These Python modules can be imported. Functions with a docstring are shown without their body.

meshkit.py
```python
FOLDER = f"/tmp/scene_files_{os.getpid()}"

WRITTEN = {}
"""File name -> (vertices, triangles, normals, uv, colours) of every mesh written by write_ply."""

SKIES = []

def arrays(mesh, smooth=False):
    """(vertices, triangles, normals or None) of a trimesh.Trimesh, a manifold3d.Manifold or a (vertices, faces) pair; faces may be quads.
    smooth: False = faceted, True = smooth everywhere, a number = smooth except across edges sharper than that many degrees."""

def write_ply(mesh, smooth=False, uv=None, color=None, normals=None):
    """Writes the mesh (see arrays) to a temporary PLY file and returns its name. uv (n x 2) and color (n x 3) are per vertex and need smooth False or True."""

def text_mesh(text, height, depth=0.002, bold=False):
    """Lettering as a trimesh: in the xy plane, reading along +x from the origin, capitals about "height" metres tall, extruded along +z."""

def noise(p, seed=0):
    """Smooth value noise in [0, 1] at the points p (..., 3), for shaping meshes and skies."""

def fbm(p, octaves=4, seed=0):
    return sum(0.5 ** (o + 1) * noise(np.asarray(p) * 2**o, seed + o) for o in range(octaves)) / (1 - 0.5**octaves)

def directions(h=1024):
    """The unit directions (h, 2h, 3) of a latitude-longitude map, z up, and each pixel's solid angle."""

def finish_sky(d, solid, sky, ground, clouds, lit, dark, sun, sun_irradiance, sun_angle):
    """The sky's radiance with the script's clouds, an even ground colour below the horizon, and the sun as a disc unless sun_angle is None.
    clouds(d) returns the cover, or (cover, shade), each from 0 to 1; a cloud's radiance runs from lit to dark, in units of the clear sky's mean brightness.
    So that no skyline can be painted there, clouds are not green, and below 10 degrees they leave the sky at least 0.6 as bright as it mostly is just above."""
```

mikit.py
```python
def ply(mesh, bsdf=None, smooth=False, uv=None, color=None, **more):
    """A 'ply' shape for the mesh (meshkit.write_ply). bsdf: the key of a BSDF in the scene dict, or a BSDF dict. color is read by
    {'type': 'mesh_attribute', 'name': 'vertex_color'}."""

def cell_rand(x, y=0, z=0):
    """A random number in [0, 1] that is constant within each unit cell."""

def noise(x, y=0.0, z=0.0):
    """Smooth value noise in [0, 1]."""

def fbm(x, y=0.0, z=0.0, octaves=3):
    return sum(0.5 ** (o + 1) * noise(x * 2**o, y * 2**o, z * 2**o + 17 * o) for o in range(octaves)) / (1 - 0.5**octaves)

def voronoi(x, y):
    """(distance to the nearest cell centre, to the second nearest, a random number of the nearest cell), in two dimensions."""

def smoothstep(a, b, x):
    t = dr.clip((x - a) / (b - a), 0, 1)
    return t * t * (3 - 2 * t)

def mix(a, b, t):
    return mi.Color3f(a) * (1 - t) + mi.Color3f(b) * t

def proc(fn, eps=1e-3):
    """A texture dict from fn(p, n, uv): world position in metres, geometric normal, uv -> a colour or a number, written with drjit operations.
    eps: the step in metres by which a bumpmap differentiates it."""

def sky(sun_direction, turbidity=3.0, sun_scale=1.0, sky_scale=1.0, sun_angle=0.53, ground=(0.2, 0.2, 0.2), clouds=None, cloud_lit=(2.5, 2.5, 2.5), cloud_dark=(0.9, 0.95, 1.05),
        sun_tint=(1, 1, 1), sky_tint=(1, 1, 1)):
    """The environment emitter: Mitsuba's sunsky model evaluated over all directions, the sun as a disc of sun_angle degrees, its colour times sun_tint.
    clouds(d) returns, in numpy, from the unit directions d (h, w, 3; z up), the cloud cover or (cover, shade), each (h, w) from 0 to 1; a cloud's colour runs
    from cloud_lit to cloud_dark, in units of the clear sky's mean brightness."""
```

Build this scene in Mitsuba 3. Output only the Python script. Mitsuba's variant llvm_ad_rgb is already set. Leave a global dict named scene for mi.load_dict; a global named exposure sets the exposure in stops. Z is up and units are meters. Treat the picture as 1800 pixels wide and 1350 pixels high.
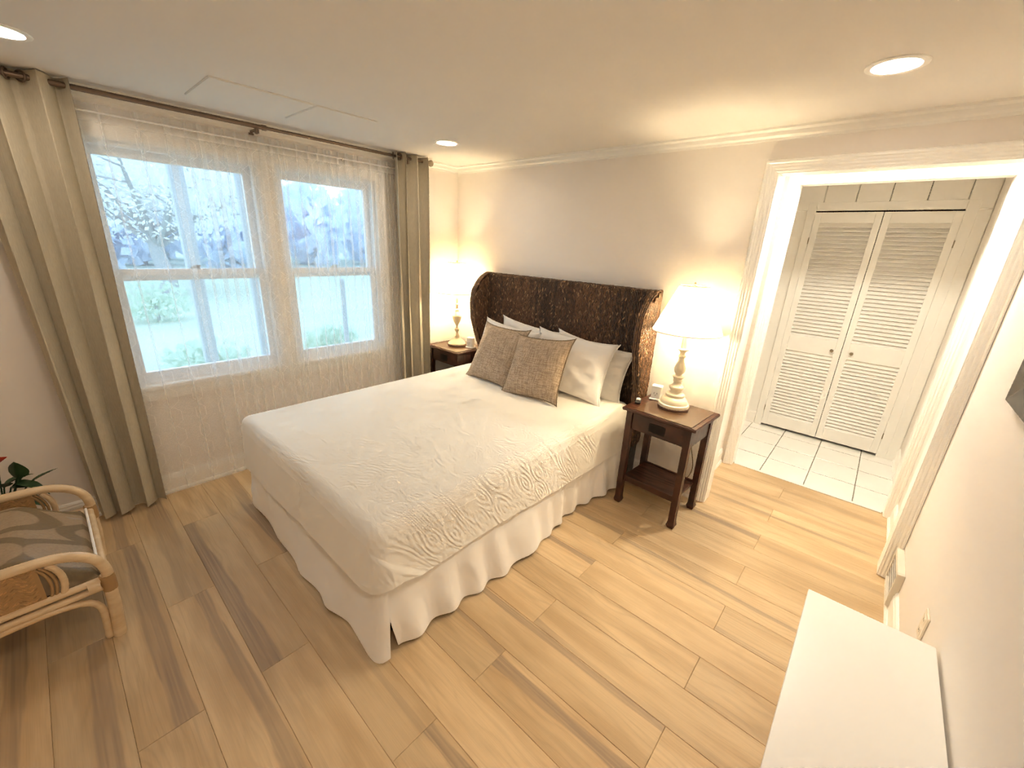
import math, random
import numpy as np, trimesh, manifold3d as m3
import drjit as dr, mitsuba as mi, mikit, meshkit
from shapely.geometry import Polygon, box as sbox
from mikit import noise, fbm, smoothstep, mix, proc
T = mi.ScalarTransform4f
PI = math.pi
rng = np.random.default_rng(7)
random.seed(7)
scene, labels = {}, {}

# ------------------------------------------------------------------ camera
CAM = np.array([3.19392, -2.77870, 1.65084])
FWD = np.array([-0.6215504, 0.71453384, -0.32111756])
UP = np.array([-0.24630141, 0.21087867, 0.94597347])
scene['camera'] = {'type': 'perspective', 'fov': 2 * math.degrees(math.atan(900 / 723.513)), 'fov_axis': 'x', 'near_clip': 0.02, 'far_clip': 200.0,
                   'to_world': T().look_at(origin=CAM.tolist(), target=(CAM + FWD).tolist(), up=UP.tolist())}
exposure = 2.92

# ------------------------------------------------------------------ daylight: an overcast, cool sky (the photo is balanced for warm lamps)
def cloud_fn(d):
    n = meshkit.fbm(d * np.array([3, 3, 5.0]), 4, 3)
    return np.clip(0.86 + 0.3 * (n - 0.5), 0, 1), np.clip(n * 0.7, 0, 1)
scene['sky'] = {'sampling_weight': 1.0, **mikit.sky([-0.5, -0.3, 0.75], turbidity=4, sun_scale=0.0, sky_scale=2.65, clouds=cloud_fn, cloud_lit=(0.98, 1.45, 1.85), cloud_dark=(0.68, 1.0, 1.32),
                         sky_tint=(0.62, 0.95, 1.1), ground=(0.3, 0.3, 0.3))}
CAN_RAD = (14.8, 12.5, 10.2)       # recessed lamps
HALL_RAD = (84.0, 78.0, 66.0)
BULB_RAD = (58.0, 46.0, 28.5)      # table lamp bulbs

# ------------------------------------------------------------------ materials
def principled(col, rough=0.5, spec=0.5, **k):
    c = col if isinstance(col, dict) else {'type': 'rgb', 'value': list(col)}
    return {'type': 'principled', 'base_color': c, 'roughness': rough, 'specular': spec, **k}
def two(b): return {'type': 'twosided', 'bsdf': b}
def bump(b, fn, scale, eps=1e-3): return {'type': 'bumpmap', 'arbitrary': proc(fn, eps), 'scale': scale, 'bsdf': b}
def mat(name, b): scene[name] = b; return name

mat('wall_paint', two({'type': 'diffuse', 'reflectance': {'type': 'rgb', 'value': [0.81, 0.765, 0.71]}}))
mat('ceiling_paint', two({'type': 'diffuse', 'reflectance': {'type': 'rgb', 'value': [0.73, 0.705, 0.665]}}))
mat('trim_paint', two(principled((0.82, 0.80, 0.75), 0.35, 0.45)))
mat('louvre_paint', two(principled((0.80, 0.79, 0.74), 0.4, 0.4)))
mat('window_paint', two(principled((0.78, 0.79, 0.80), 0.35, 0.4)))
mat('dark_void', two(principled((0.015, 0.012, 0.01), 0.8, 0.1)))

TONES, BC, BW, BS = [], [], [], []          # per plank: tone, dark band centre, half width, strength
_arr = {}
def plank_col(p, n, uv):
    k = dr.floor(uv.y); a = uv.y - k; u = uv.x
    i = mi.UInt32(mi.Int32(k))
    tone, bc, bw, bs = (dr.gather(mi.Float, _arr[q], i) for q in 'tcws')
    g1 = fbm(u * 2.2, a * 15 + k * 3.7, 1.0, 4)
    swirl = a * 34 + 5.5 * fbm(u * 1.15, a * 5.0, k, 2) + 1.3 * noise(u * 7, a * 40, k)
    cath = dr.power(0.5 + 0.5 * dr.sin(swirl * 6.2832), 3.0)
    fine = noise(u * 14, a * 420, k)
    c = mix((0.500, 0.350, 0.195), (0.615, 0.455, 0.272), smoothstep(0.25, 0.75, g1))
    c = c * tone
    c = c * (1 - 0.09 * cath * smoothstep(0.35, 0.7, fbm(u * 0.8, a * 6, k + 5.0, 2)))
    c = c * (0.96 + 0.08 * fine)
    w = bw * (0.55 + 0.9 * fbm(u * 3.1, 0.5, k + 2.0, 3))
    d = dr.abs(a - bc - 0.03 * (noise(u * 1.7, 3.0, k) - 0.5))
    ends = smoothstep(0.18, 0.5, noise(u * 1.6, 9.0, k))
    m = (1 - smoothstep(w * 0.70, w, d + 0.006 * (noise(u * 9, a * 60, k) - 0.5))) * bs * (0.45 + 0.55 * ends)
    streak = noise(u * 3.5, a * 190, k + 1.0)
    c = mix(c, mi.Color3f(0.275, 0.196, 0.134), mi.Float(m * (0.42 + 0.58 * streak)))
    return c
mat('plank_wood', bump(principled(proc(plank_col), 0.5, 0.3), lambda p, n, uv: noise(uv.x * 9, uv.y * 300, 0.0), 0.00012))
mat('subfloor', two(principled((0.16, 0.10, 0.06), 0.9, 0.1)))
def tile_col(p, n, uv):
    return mix((0.80, 0.79, 0.75), (0.86, 0.85, 0.81), fbm(p.x * 7, p.y * 7, 0.0, 3))
mat('tile_glaze', two(principled(proc(tile_col), 0.22, 0.5)))
mat('grout', two(principled((0.24, 0.23, 0.20), 0.9, 0.1)))

def drape_col(p, n, uv):
    w = noise(p.y * 300, p.z * 60, p.x * 300)
    return mix((0.40, 0.36, 0.275), (0.50, 0.455, 0.355), 0.6 * w + 0.4 * fbm(p.y * 9, p.z * 5, p.x * 9, 3))
def drape_bump(p, n, uv):
    return 0.6 * fbm(uv.x * 26, uv.y * 45, 0.0, 4) + 0.25 * noise(uv.x * 160, uv.y * 330)
mat('drape_fabric', bump(principled(proc(drape_col), 0.9, 0.15, sheen=0.3), drape_bump, 0.006, 2e-3))

def trellis(uv):
    P, Q = 0.15, 0.26
    s = uv.x / P; z = uv.y / Q
    tri = dr.abs(z - dr.floor(z) - 0.5) * 4 - 1                      # -1..1
    tri = dr.clip(tri * 1.9, -1, 1) * 0.25
    def near(a):
        f = a - dr.floor(a + 0.5)
        return dr.abs(f) * P
    d = dr.minimum(near(s - tri), near(s + tri + 0.5 * 0))
    return 1 - smoothstep(0.0012, 0.0030, d)
def sheer_op(p, n, uv):
    thread = 0.5 + 0.5 * noise(uv.x * 240, uv.y * 240)
    o = 0.15 + 0.08 * thread + 0.06 * trellis(uv)
    o = o + 0.30 * smoothstep(2.135, 2.14, uv.y) + 0.28 * (1 - smoothstep(0.035, 0.037, uv.y))
    return dr.clip(o, 0, 0.92)
scene['sheer_voile'] = {'type': 'blendbsdf', 'weight': proc(sheer_op),
    'a_bsdf': {'type': 'thindielectric', 'int_ior': 1.01, 'ext_ior': 1.0},
    'b_bsdf': {'type': 'principledthin', 'base_color': {'type': 'rgb', 'value': [0.92, 0.91, 0.89]}, 'roughness': 0.9, 'diff_trans': 1.0, 'spec_trans': 0.0}}

def matelasse(p, n, uv):
    x = p.x * 1.0; y = p.y * 1.0; z = p.z * 1.0
    s = x + 0.6 * z; t = y + 0.6 * z
    wx = 0.055 * (fbm(s * 9, t * 9, 1.0, 2) - 0.5); wy = 0.055 * (fbm(s * 9, t * 9, 7.0, 2) - 0.5)
    d1, d2, r = mikit.voronoi((s + wx) * 7.0, (t + wy) * 7.0)
    rings = 0.5 + 0.5 * dr.sin((d1 * 6.5 + r) * 6.2832)
    sw = 0.5 + 0.5 * dr.sin(6.2832 * (12.0 * fbm(s * 6.0, t * 6.0, 3.0, 2)))
    f = fbm(s * 90, t * 90, z * 30, 2)
    m = smoothstep(0.4, 0.6, fbm(s * 5, t * 5, 11.0, 2))
    return rings * (0.25 + 0.5 * m) + sw * (0.6 - 0.45 * m) + 0.55 * f
mat('coverlet_cloth', bump(principled((0.80, 0.775, 0.71), 0.9, 0.12, sheen=0.2), matelasse, 0.0046, 1.2e-3))
mat('skirt_cloth', bump(principled((0.83, 0.81, 0.77), 0.8, 0.15), lambda p, n, uv: fbm(p.x * 14, p.y * 14, p.z * 9, 4), 0.009, 3e-3))
mat('pillow_cotton', bump(principled((0.84, 0.82, 0.78), 0.8, 0.15), lambda p, n, uv: fbm(p.x * 9 + p.z * 5, p.y * 9, p.z * 16, 3), 0.008, 4e-3))
def linen_col(p, n, uv):
    w = noise(uv.x * 30, uv.y * 420) * 0.5 + noise(uv.x * 420, uv.y * 30) * 0.5
    return mix((0.270, 0.202, 0.142), (0.50, 0.400, 0.300), smoothstep(0.2, 0.8, w))
mat('linen_tan', bump(principled(proc(linen_col), 0.95, 0.1, sheen=0.3), lambda p, n, uv: noise(uv.x * 260, uv.y * 260), 0.0010))
mat('linen_edge', two(principled((0.20, 0.155, 0.105), 0.95, 0.1)))
mat('seagrass', two({'type': 'principled', 'base_color': {'type': 'mesh_attribute', 'name': 'vertex_color'}, 'roughness': 0.36, 'specular': 0.55}))
mat('dark_core', two(principled((0.030, 0.014, 0.006), 0.8, 0.15)))
def mahog(p, n, uv):
    g = fbm(p.x * 11 + p.z * 3, p.y * 70, p.z * 11, 3)
    return mix((0.018, 0.005, 0.003), (0.046, 0.013, 0.006), smoothstep(0.3, 0.7, g))
mat('mahogany', two(principled(proc(mahog), 0.36, 0.4, clearcoat=0.12, clearcoat_gloss=0.7)))
mat('table_glass', two(principled((0.04, 0.02, 0.010), 0.04, 0.9, clearcoat=1.0, clearcoat_gloss=1.0)))
scene['clear_glass'] = {'type': 'dielectric', 'int_ior': 1.5, 'ext_ior': 1.0}
scene['pane_glass'] = {'type': 'thindielectric', 'int_ior': 1.5, 'ext_ior': 1.0}
mat('rod_bronze', two(principled((0.16, 0.115, 0.085), 0.35, 0.5, metallic=0.7)))
mat('brass', two(principled((0.45, 0.34, 0.18), 0.35, 0.5, metallic=1.0)))
mat('pewter', two(principled((0.30, 0.26, 0.20), 0.3, 0.5, metallic=0.9)))
mat('lamp_cream', two(principled((0.70, 0.61, 0.43), 0.4, 0.4)))
mat('lamp_dark', two(principled((0.10, 0.05, 0.03), 0.5, 0.4)))
scene['lamp_shade_cloth'] = {'type': 'principledthin', 'base_color': {'type': 'rgb', 'value': [0.88, 0.82, 0.70]}, 'roughness': 0.9, 'diff_trans': 0.95, 'spec_trans': 0.0}
mat('white_plastic', two(principled((0.80, 0.79, 0.76), 0.3, 0.5)))
mat('plate_almond', two(principled((0.70, 0.63, 0.52), 0.35, 0.5)))
mat('black_plastic', two(principled((0.012, 0.012, 0.013), 0.35, 0.5)))
mat('cord_brown', two(principled((0.12, 0.08, 0.04), 0.5, 0.4)))
def cane(p, n, uv):
    g = fbm(p.x * 40, p.y * 14, p.z * 40, 3)
    return mix((0.56, 0.39, 0.21), (0.76, 0.60, 0.40), g)
mat('rattan_cane', two(principled(proc(cane), 0.3, 0.5, clearcoat=0.3)))
mat('binding', two(principled((0.36, 0.22, 0.10), 0.5, 0.4)))
mat('wicker', two({'type': 'principled', 'base_color': {'type': 'mesh_attribute', 'name': 'vertex_color'}, 'roughness': 0.5, 'specular': 0.35}))
def seatpat(p, n, uv):
    wx = 0.05 * (fbm(p.x * 6, p.y * 6, 0.0, 2) - 0.5)
    d1, d2, r = mikit.voronoi((p.x + wx) * 4.2 + 0.35, (p.y + wx) * 3.0 + 0.2)
    m = smoothstep(0.36, 0.39, d1) * (1 - smoothstep(0.52, 0.55, d1))
    c = mix((0.290, 0.215, 0.135), (0.150, 0.110, 0.058), m)
    c = mix(c, mi.Color3f(0.30, 0.255, 0.205), smoothstep(0.66, 0.69, d1))
    return c * (0.9 + 0.2 * noise(p.x * 200, p.y * 200))
mat('seat_fabric', two(principled(proc(seatpat), 0.45, 0.4)))
def leafc(p, n, uv):
    return mix((0.010, 0.028, 0.010), (0.030, 0.070, 0.022), fbm(p.x * 20, p.y * 20, p.z * 20, 2))
mat('leaf_green', two(principled(proc(leafc), 0.35, 0.5)))
mat('flower_red', two(principled((0.45, 0.035, 0.015), 0.35, 0.5)))
mat('pot_clay', two(principled((0.25, 0.12, 0.07), 0.7, 0.3)))
mat('soil', two(principled((0.03, 0.02, 0.015), 0.95, 0.1)))
mat('frame_black', two(principled((0.022, 0.018, 0.014), 0.35, 0.5)))
mat('art_grey', two(principled((0.42, 0.41, 0.38), 0.3, 0.5)))
mat('grille_metal', two(principled((0.62, 0.57, 0.48), 0.4, 0.5)))
# outside
def lawnc(p, n, uv):
    return mix((0.42, 0.47, 0.38), (0.52, 0.57, 0.48), fbm(p.x * 1.2, p.y * 1.2, 0.0, 4))
mat('lawn_grass', two({'type': 'diffuse', 'reflectance': proc(lawnc)}))
mat('post_paint', two(principled((0.42, 0.43, 0.44), 0.6, 0.3)))
mat('bark', two({'type': 'diffuse', 'reflectance': {'type': 'rgb', 'value': [0.40, 0.40, 0.41]}}))
scene['blossom'] = {'type': 'principledthin', 'base_color': {'type': 'rgb', 'value': [0.86, 0.86, 0.86]}, 'roughness': 0.9, 'diff_trans': 1.0, 'spec_trans': 0.0}
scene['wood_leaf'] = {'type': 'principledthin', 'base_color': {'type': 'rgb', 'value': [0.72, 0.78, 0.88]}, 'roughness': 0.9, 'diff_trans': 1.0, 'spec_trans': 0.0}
scene['shrub_leaf'] = {'type': 'principledthin', 'base_color': {'type': 'rgb', 'value': [0.60, 0.70, 0.58]}, 'roughness': 0.9, 'diff_trans': 1.0, 'spec_trans': 0.0}

# ------------------------------------------------------------------ helpers
def key_for(name):
    if name not in scene: return name
    i = 1
    while f'{name}_{i:03d}' in scene: i += 1
    return f'{name}_{i:03d}'
taken = set()
def thing(name, label, cat, group=None):
    k = name; i = 0
    while k in taken or k in scene: i += 1; k = f'{name}_{i:03d}'
    taken.add(k)
    labels[k] = {'label': label, 'category': cat}
    if group: labels[k]['group'] = group
    return k
def obj(name, mesh, m, parent=None, smooth=False, **kw):
    k = key_for((parent + '__' if parent else '') + name)
    scene[k] = mikit.ply(mesh, m, smooth=smooth, **kw)
    return k
def struct(name, mesh, m, smooth=False, **kw):
    k = obj(name, mesh, m, None, smooth, **kw); labels[k] = {'kind': 'structure'}; return k
def structroot(name):
    taken.add(name); labels[name] = {'kind': 'structure'}; return name
cat = trimesh.util.concatenate
def bx(x0, x1, y0, y1, z0, z1, c=0.0):
    if c <= 0:
        return trimesh.creation.box(bounds=[[x0, y0, z0], [x1, y1, z1]])
    P = []
    for sx in (0, 1):
        for sy in (0, 1):
            for sz in (0, 1):
                X, Y, Z = (x0, x1)[sx], (y0, y1)[sy], (z0, z1)[sz]
                dx, dy, dz = c * (1 - 2 * sx), c * (1 - 2 * sy), c * (1 - 2 * sz)
                P += [(X + dx, Y + dy, Z), (X + dx, Y, Z + dz), (X, Y + dy, Z + dz)]
    return trimesh.convex.convex_hull(np.array(P))
def slab(x0, x1, y0, y1, z0, z1, c):
    """A board whose upper edges are eased; 12 vertices."""
    r = lambda d, z: [(x0 + d, y0 + d, z), (x1 - d, y0 + d, z), (x1 - d, y1 - d, z), (x0 + d, y1 - d, z)]
    v = np.array(r(0, z0) + r(0, z1 - c) + r(c, z1))
    f = []
    for a in (0, 4):
        for i in range(4):
            j = (i + 1) % 4
            f += [(a + i, a + j, a + 4 + j), (a + i, a + 4 + j, a + 4 + i)]
    f += [(8, 9, 10), (8, 10, 11), (0, 2, 1), (0, 3, 2)]
    return trimesh.Trimesh(v, f, process=False)
def lathe(prof, n=48, at=(0, 0, 0)):
    p = np.array([[max(r, 0.0), z] for r, z in prof])
    m = trimesh.creation.revolve(p, sections=n)
    m.apply_translation(at); return m
def frames(P, closed=False):
    P = np.asarray(P, float)
    t = np.gradient(P, axis=0) if not closed else np.roll(P, -1, 0) - np.roll(P, 1, 0)
    t /= np.linalg.norm(t, axis=1, keepdims=True) + 1e-12
    up = np.array([0, 0, 1.0]) if abs(t[0][2]) < 0.9 else np.array([1.0, 0, 0])
    n = np.cross(up, t[0]); n /= np.linalg.norm(n)
    N = [n]
    for i in range(1, len(P)):
        v = N[-1] - t[i] * (N[-1] @ t[i]); v /= np.linalg.norm(v) + 1e-12
        N.append(v)
    N = np.array(N); B = np.cross(t, N)
    return P, N, B
def tube(P, r, n=10, closed=False):
    P, N, B = frames(P, closed)
    r = np.broadcast_to(np.asarray(r, float), (len(P),))
    a = np.arange(n) * 2 * PI / n
    V = P[:, None] + r[:, None, None] * (np.cos(a)[None, :, None] * N[:, None] + np.sin(a)[None, :, None] * B[:, None])
    V = V.reshape(-1, 3); F = []
    L = len(P)
    for i in range(L if closed else L - 1):
        j = (i + 1) % L
        for k in range(n):
            q = (k + 1) % n
            F += [(i * n + k, i * n + q, j * n + q), (i * n + k, j * n + q, j * n + k)]
    if not closed:
        V = np.vstack([V, P[0], P[-1]]); c0, c1 = len(V) - 2, len(V) - 1
        for k in range(n):
            q = (k + 1) % n
            F += [(c0, q, k), (c1, (L - 1) * n + k, (L - 1) * n + q)]
    return trimesh.Trimesh(V, F, process=False)
def smoothpath(P, n=8):
    from scipy.interpolate import CubicSpline
    P = np.asarray(P, float); d = np.r_[0, np.cumsum(np.linalg.norm(np.diff(P, axis=0), axis=1))]
    return CubicSpline(d, P)(np.linspace(0, d[-1], n))
def grid(V, wrap=False, flip=False):
    """(a, b, 3) array of points to a mesh."""
    a, b = V.shape[:2]
    i, j = np.meshgrid(np.arange(a - 1), np.arange(b if wrap else b - 1), indexing='ij')
    j2 = (j + 1) % b
    q = np.stack([i * b + j, (i + 1) * b + j, (i + 1) * b + j2, i * b + j2], -1).reshape(-1, 4)
    if flip: q = q[:, ::-1]
    return trimesh.Trimesh(V.reshape(-1, 3), np.vstack([q[:, [0, 1, 2]], q[:, [0, 2, 3]]]), process=False)
def outward(m):
    v = m.triangles
    if np.einsum('ij,ij->', v[:, 0] - v[:, 0].mean(0), np.cross(v[:, 1] - v[:, 0], v[:, 2] - v[:, 0])) < 0: m = trimesh.Trimesh(m.vertices, m.faces[:, ::-1], process=False)
    return m
def shell(V, th):
    """A closed cloth of thickness th from a grid of points."""
    a, b = V.shape[:2]
    du = np.gradient(V, axis=0); dv = np.gradient(V, axis=1)
    n = np.cross(du, dv); n /= np.linalg.norm(n, axis=2, keepdims=True) + 1e-12
    A, B = V + n * th / 2, V - n * th / 2
    m = a * b
    F = []
    i, j = np.meshgrid(np.arange(a - 1), np.arange(b - 1), indexing='ij')
    q = np.stack([i * b + j, (i + 1) * b + j, (i + 1) * b + j + 1, i * b + j + 1], -1).reshape(-1, 4)
    F += [q, (q + m)[:, ::-1]]
    rim = np.r_[np.arange(b), np.arange(1, a) * b + b - 1, (a - 1) * b + np.arange(b - 2, -1, -1), np.arange(a - 2, 0, -1) * b]
    r2 = np.roll(rim, -1)
    F.append(np.stack([rim, r2, r2 + m, rim + m], -1))
    q = np.vstack(F)
    return outward(trimesh.Trimesh(np.vstack([A.reshape(-1, 3), B.reshape(-1, 3)]), np.vstack([q[:, [0, 1, 2]], q[:, [0, 2, 3]]]), process=False))
def extrude(poly, h):
    return trimesh.creation.extrude_polygon(poly, h, engine='earcut')
def moved(m, M):
    m = m.copy(); m.apply_transform(M); return m
def rot(deg, ax, pt=None): return trimesh.transformations.rotation_matrix(math.radians(deg), ax, pt)
def tr(x, y, z): return trimesh.transformations.translation_matrix([x, y, z])
def area(rad): return {'type': 'area', 'radiance': {'type': 'rgb', 'value': list(rad)}}

# ------------------------------------------------------------------ the room
H, W, YF = 2.293, 3.60, -4.15
WY0, WY1, WZ0, WZ1 = -2.52, -0.86, 0.735, 2.075           # window hole
struct('wall_left', cat([bx(-.14, 0, YF, WY0, 0, H), bx(-.14, 0, WY1, 0, 0, H), bx(-.14, 0, WY0, WY1, 0, WZ0), bx(-.14, 0, WY0, WY1, WZ1, H)]), 'wall_paint')
OX0, OX1, OZ = 2.607, 3.54, 2.074                           # opening to the passage
struct('wall_back', cat([bx(-.14, OX0 - .012, 0, .10, 0, H), bx(OX1 + .012, W + .1, 0, .10, 0, H), bx(OX0 - .012, OX1 + .012, 0, .10, OZ + .012, H)]), 'wall_paint')
struct('wall_right', bx(W, W + .1, YF, 0, 0, H), 'wall_paint')
struct('wall_front', bx(-.14, W + .1, YF - .1, YF, 0, H), 'wall_paint')
struct('wall_passage_left', bx(2.40, 2.495, .10, .74, 0, H), 'wall_paint')
struct('wall_passage_right', bx(W, W + .1, .10, .74, 0, H), 'wall_paint')
HX0, HX1, HZ = 2.591, 3.551, 2.112                          # second opening, to the tiled hall
struct('wall_hall_front', cat([bx(1.9, HX0 - .012, .74, .83, 0, H), bx(HX1 + .012, W + .1, .74, .83, 0, H), bx(HX0 - .012, HX1 + .012, .74, .83, HZ + .012, H)]), 'wall_paint')
struct('wall_hall_left', bx(1.9, 2.0, .83, 1.9, 0, H), 'wall_paint')
struct('wall_hall_right', bx(3.62, 3.72, .83, 1.9, 0, H), 'wall_paint')
CX0, CXM, CX1, CZ = 2.558, 3.024, 3.484, 2.046              # closet opening
hb = structroot('wall_hall_back')
obj('panel', bx(1.9, CX0, 1.905, 2.0, 0, H), 'louvre_paint', hb)
obj('panel', bx(CX1, 3.72, 1.905, 2.0, 0, H), 'louvre_paint', hb)
px = [2.38, 2.60, 2.82, 3.035, 3.255, 3.475, 3.62]
for a, b in zip(px[:-1], px[1:]):                          # boards over the closet, with v joints between
    obj('board', slab(0, b - a - .004, 0, H - CZ, -.03, .02, .006).apply_transform(tr(a + .002, 1.905, CZ) @ rot(90, [1, 0, 0])), 'louvre_paint', hb)
for a, b in ((3.484, 3.62),):
    obj('board', slab(0, b - a - .004, 0, CZ, -.0, .02, .006).apply_transform(tr(a + .002, 1.905, 0) @ rot(90, [1, 0, 0])), 'louvre_paint', hb)
struct('wall_closet_back', cat([bx(2.3, 3.72, 2.5, 2.55, 0, H), bx(2.3, 2.35, 2.0, 2.5, 0, H), bx(3.67, 3.72, 2.0, 2.5, 0, H), bx(2.3, 3.72, 2.0, 2.5, H, H + .02)]), 'dark_void')
ceil = struct('ceiling', cat([bx(-.14, W + .1, YF - .1, .10, H, H + .1), bx(2.4, W + .1, .10, .74, H, H + .1), bx(1.9, 3.72, .74, 2.0, H, H + .1)]), 'ceiling_paint')
for y0, y1 in ((-2.093, -1.627), (-1.617, -1.264)):         # two access panels let into the ceiling
    obj('access_panel', moved(slab(.33, .745, y0, y1, 0, .007, .004), tr(0, 0, 2 * H) @ np.diag([1, 1, 1, 1]) @ tr(0, 0, -H) @ rot(180, [1, 0, 0], [0, (y0 + y1) / 2, 0])), 'ceiling_paint', ceil)

# floor boards: 1.26 m long, half offset row by row, as the photograph shows
floor = struct('floor', bx(-.14, W + .1, YF - .1, .80, -.10, -.008), 'subfloor')
PITCH, Y0 = 0.186, -2.5164
BANDS = {(-1, 0): (.62, .30, .9), (0, 1): (.14, .26, 1.0), (1, 0): (.80, .22, 1.0), (-2, 0): (.66, .22, .8), (-2, 1): (.68, .25, .9), (1, -1): (.80, .2, .9),
         (7, 1): (.86, .16, .9), (6, 1): (.62, .24, .9), (3, 2): (.70, .2, .95), (8, 1): (.86, .14, .95), (9, 1): (.68, .15, .8), (4, 2): (.93, .12, .8), (12, 2): (.76, .16, .9),
         (1, 2): (.82, .16, .9), (-3, 1): (.67, .2, .8), (10, 1): (.2, .1, .4), (5, 2): (.1, .12, .5), (-1, 1): (.72, .24, .7), (-4, 1): (.5, .22, .8), (0, 0): (.75, .15, .35)}
planks = []
row0, row1 = math.floor((YF - Y0) / PITCH), math.ceil((.80 - Y0) / PITCH)
for r in range(row0, row1):
    ya, yb = max(Y0 + r * PITCH, YF), min(Y0 + (r + 1) * PITCH, .80)
    if yb - ya < .01: continue
    first = 0.463 if r % 2 == 0 else 1.095
    xs = [first + 1.26 * i for i in range(-2, 4)]
    xa, xb = (0.0, W) if ya < -.02 else (2.50, W)
    edges = [xa] + [x for x in xs if xa + .01 < x < xb - .01] + [xb]
    for a, b in zip(edges[:-1], edges[1:]):
        idx = round((a - first) / 1.26) if a > xa + 1e-6 else math.floor((b - first) / 1.26 + .01) - 1
        n_ = idx + (1 if r % 2 == 0 else 1)
        k = len(planks)
        rr = np.random.default_rng(1000 + 37 * r + 11 * n_)
        band = BANDS.get((r, n_))
        if band is None: band = (rr.uniform(.1, .9), rr.uniform(.08, .16), rr.choice([0, 0, 0.25, 0.4, .7]))
        TONES.append(rr.uniform(.86, 1.08)); BC.append(band[0] * PITCH); BW.append(band[1] * PITCH * .85); BS.append(band[2])
        planks.append((a, b, ya, yb, r, k, rr.uniform(0, 40)))
_arr.update(t=mi.Float(TONES), c=mi.Float(BC), w=mi.Float(BW), s=mi.Float(BS))
for a, b, ya, yb, r, k, off in planks:
    m = slab(a + .0004, b - .0004, ya + .0004, yb - .0004, -.008, 0, .0014)
    v = m.vertices
    obj('plank', m, 'plank_wood', floor, uv=np.stack([v[:, 0] + off, k + np.clip(v[:, 1] - (Y0 + r * PITCH), .0005, PITCH)], 1))
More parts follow.
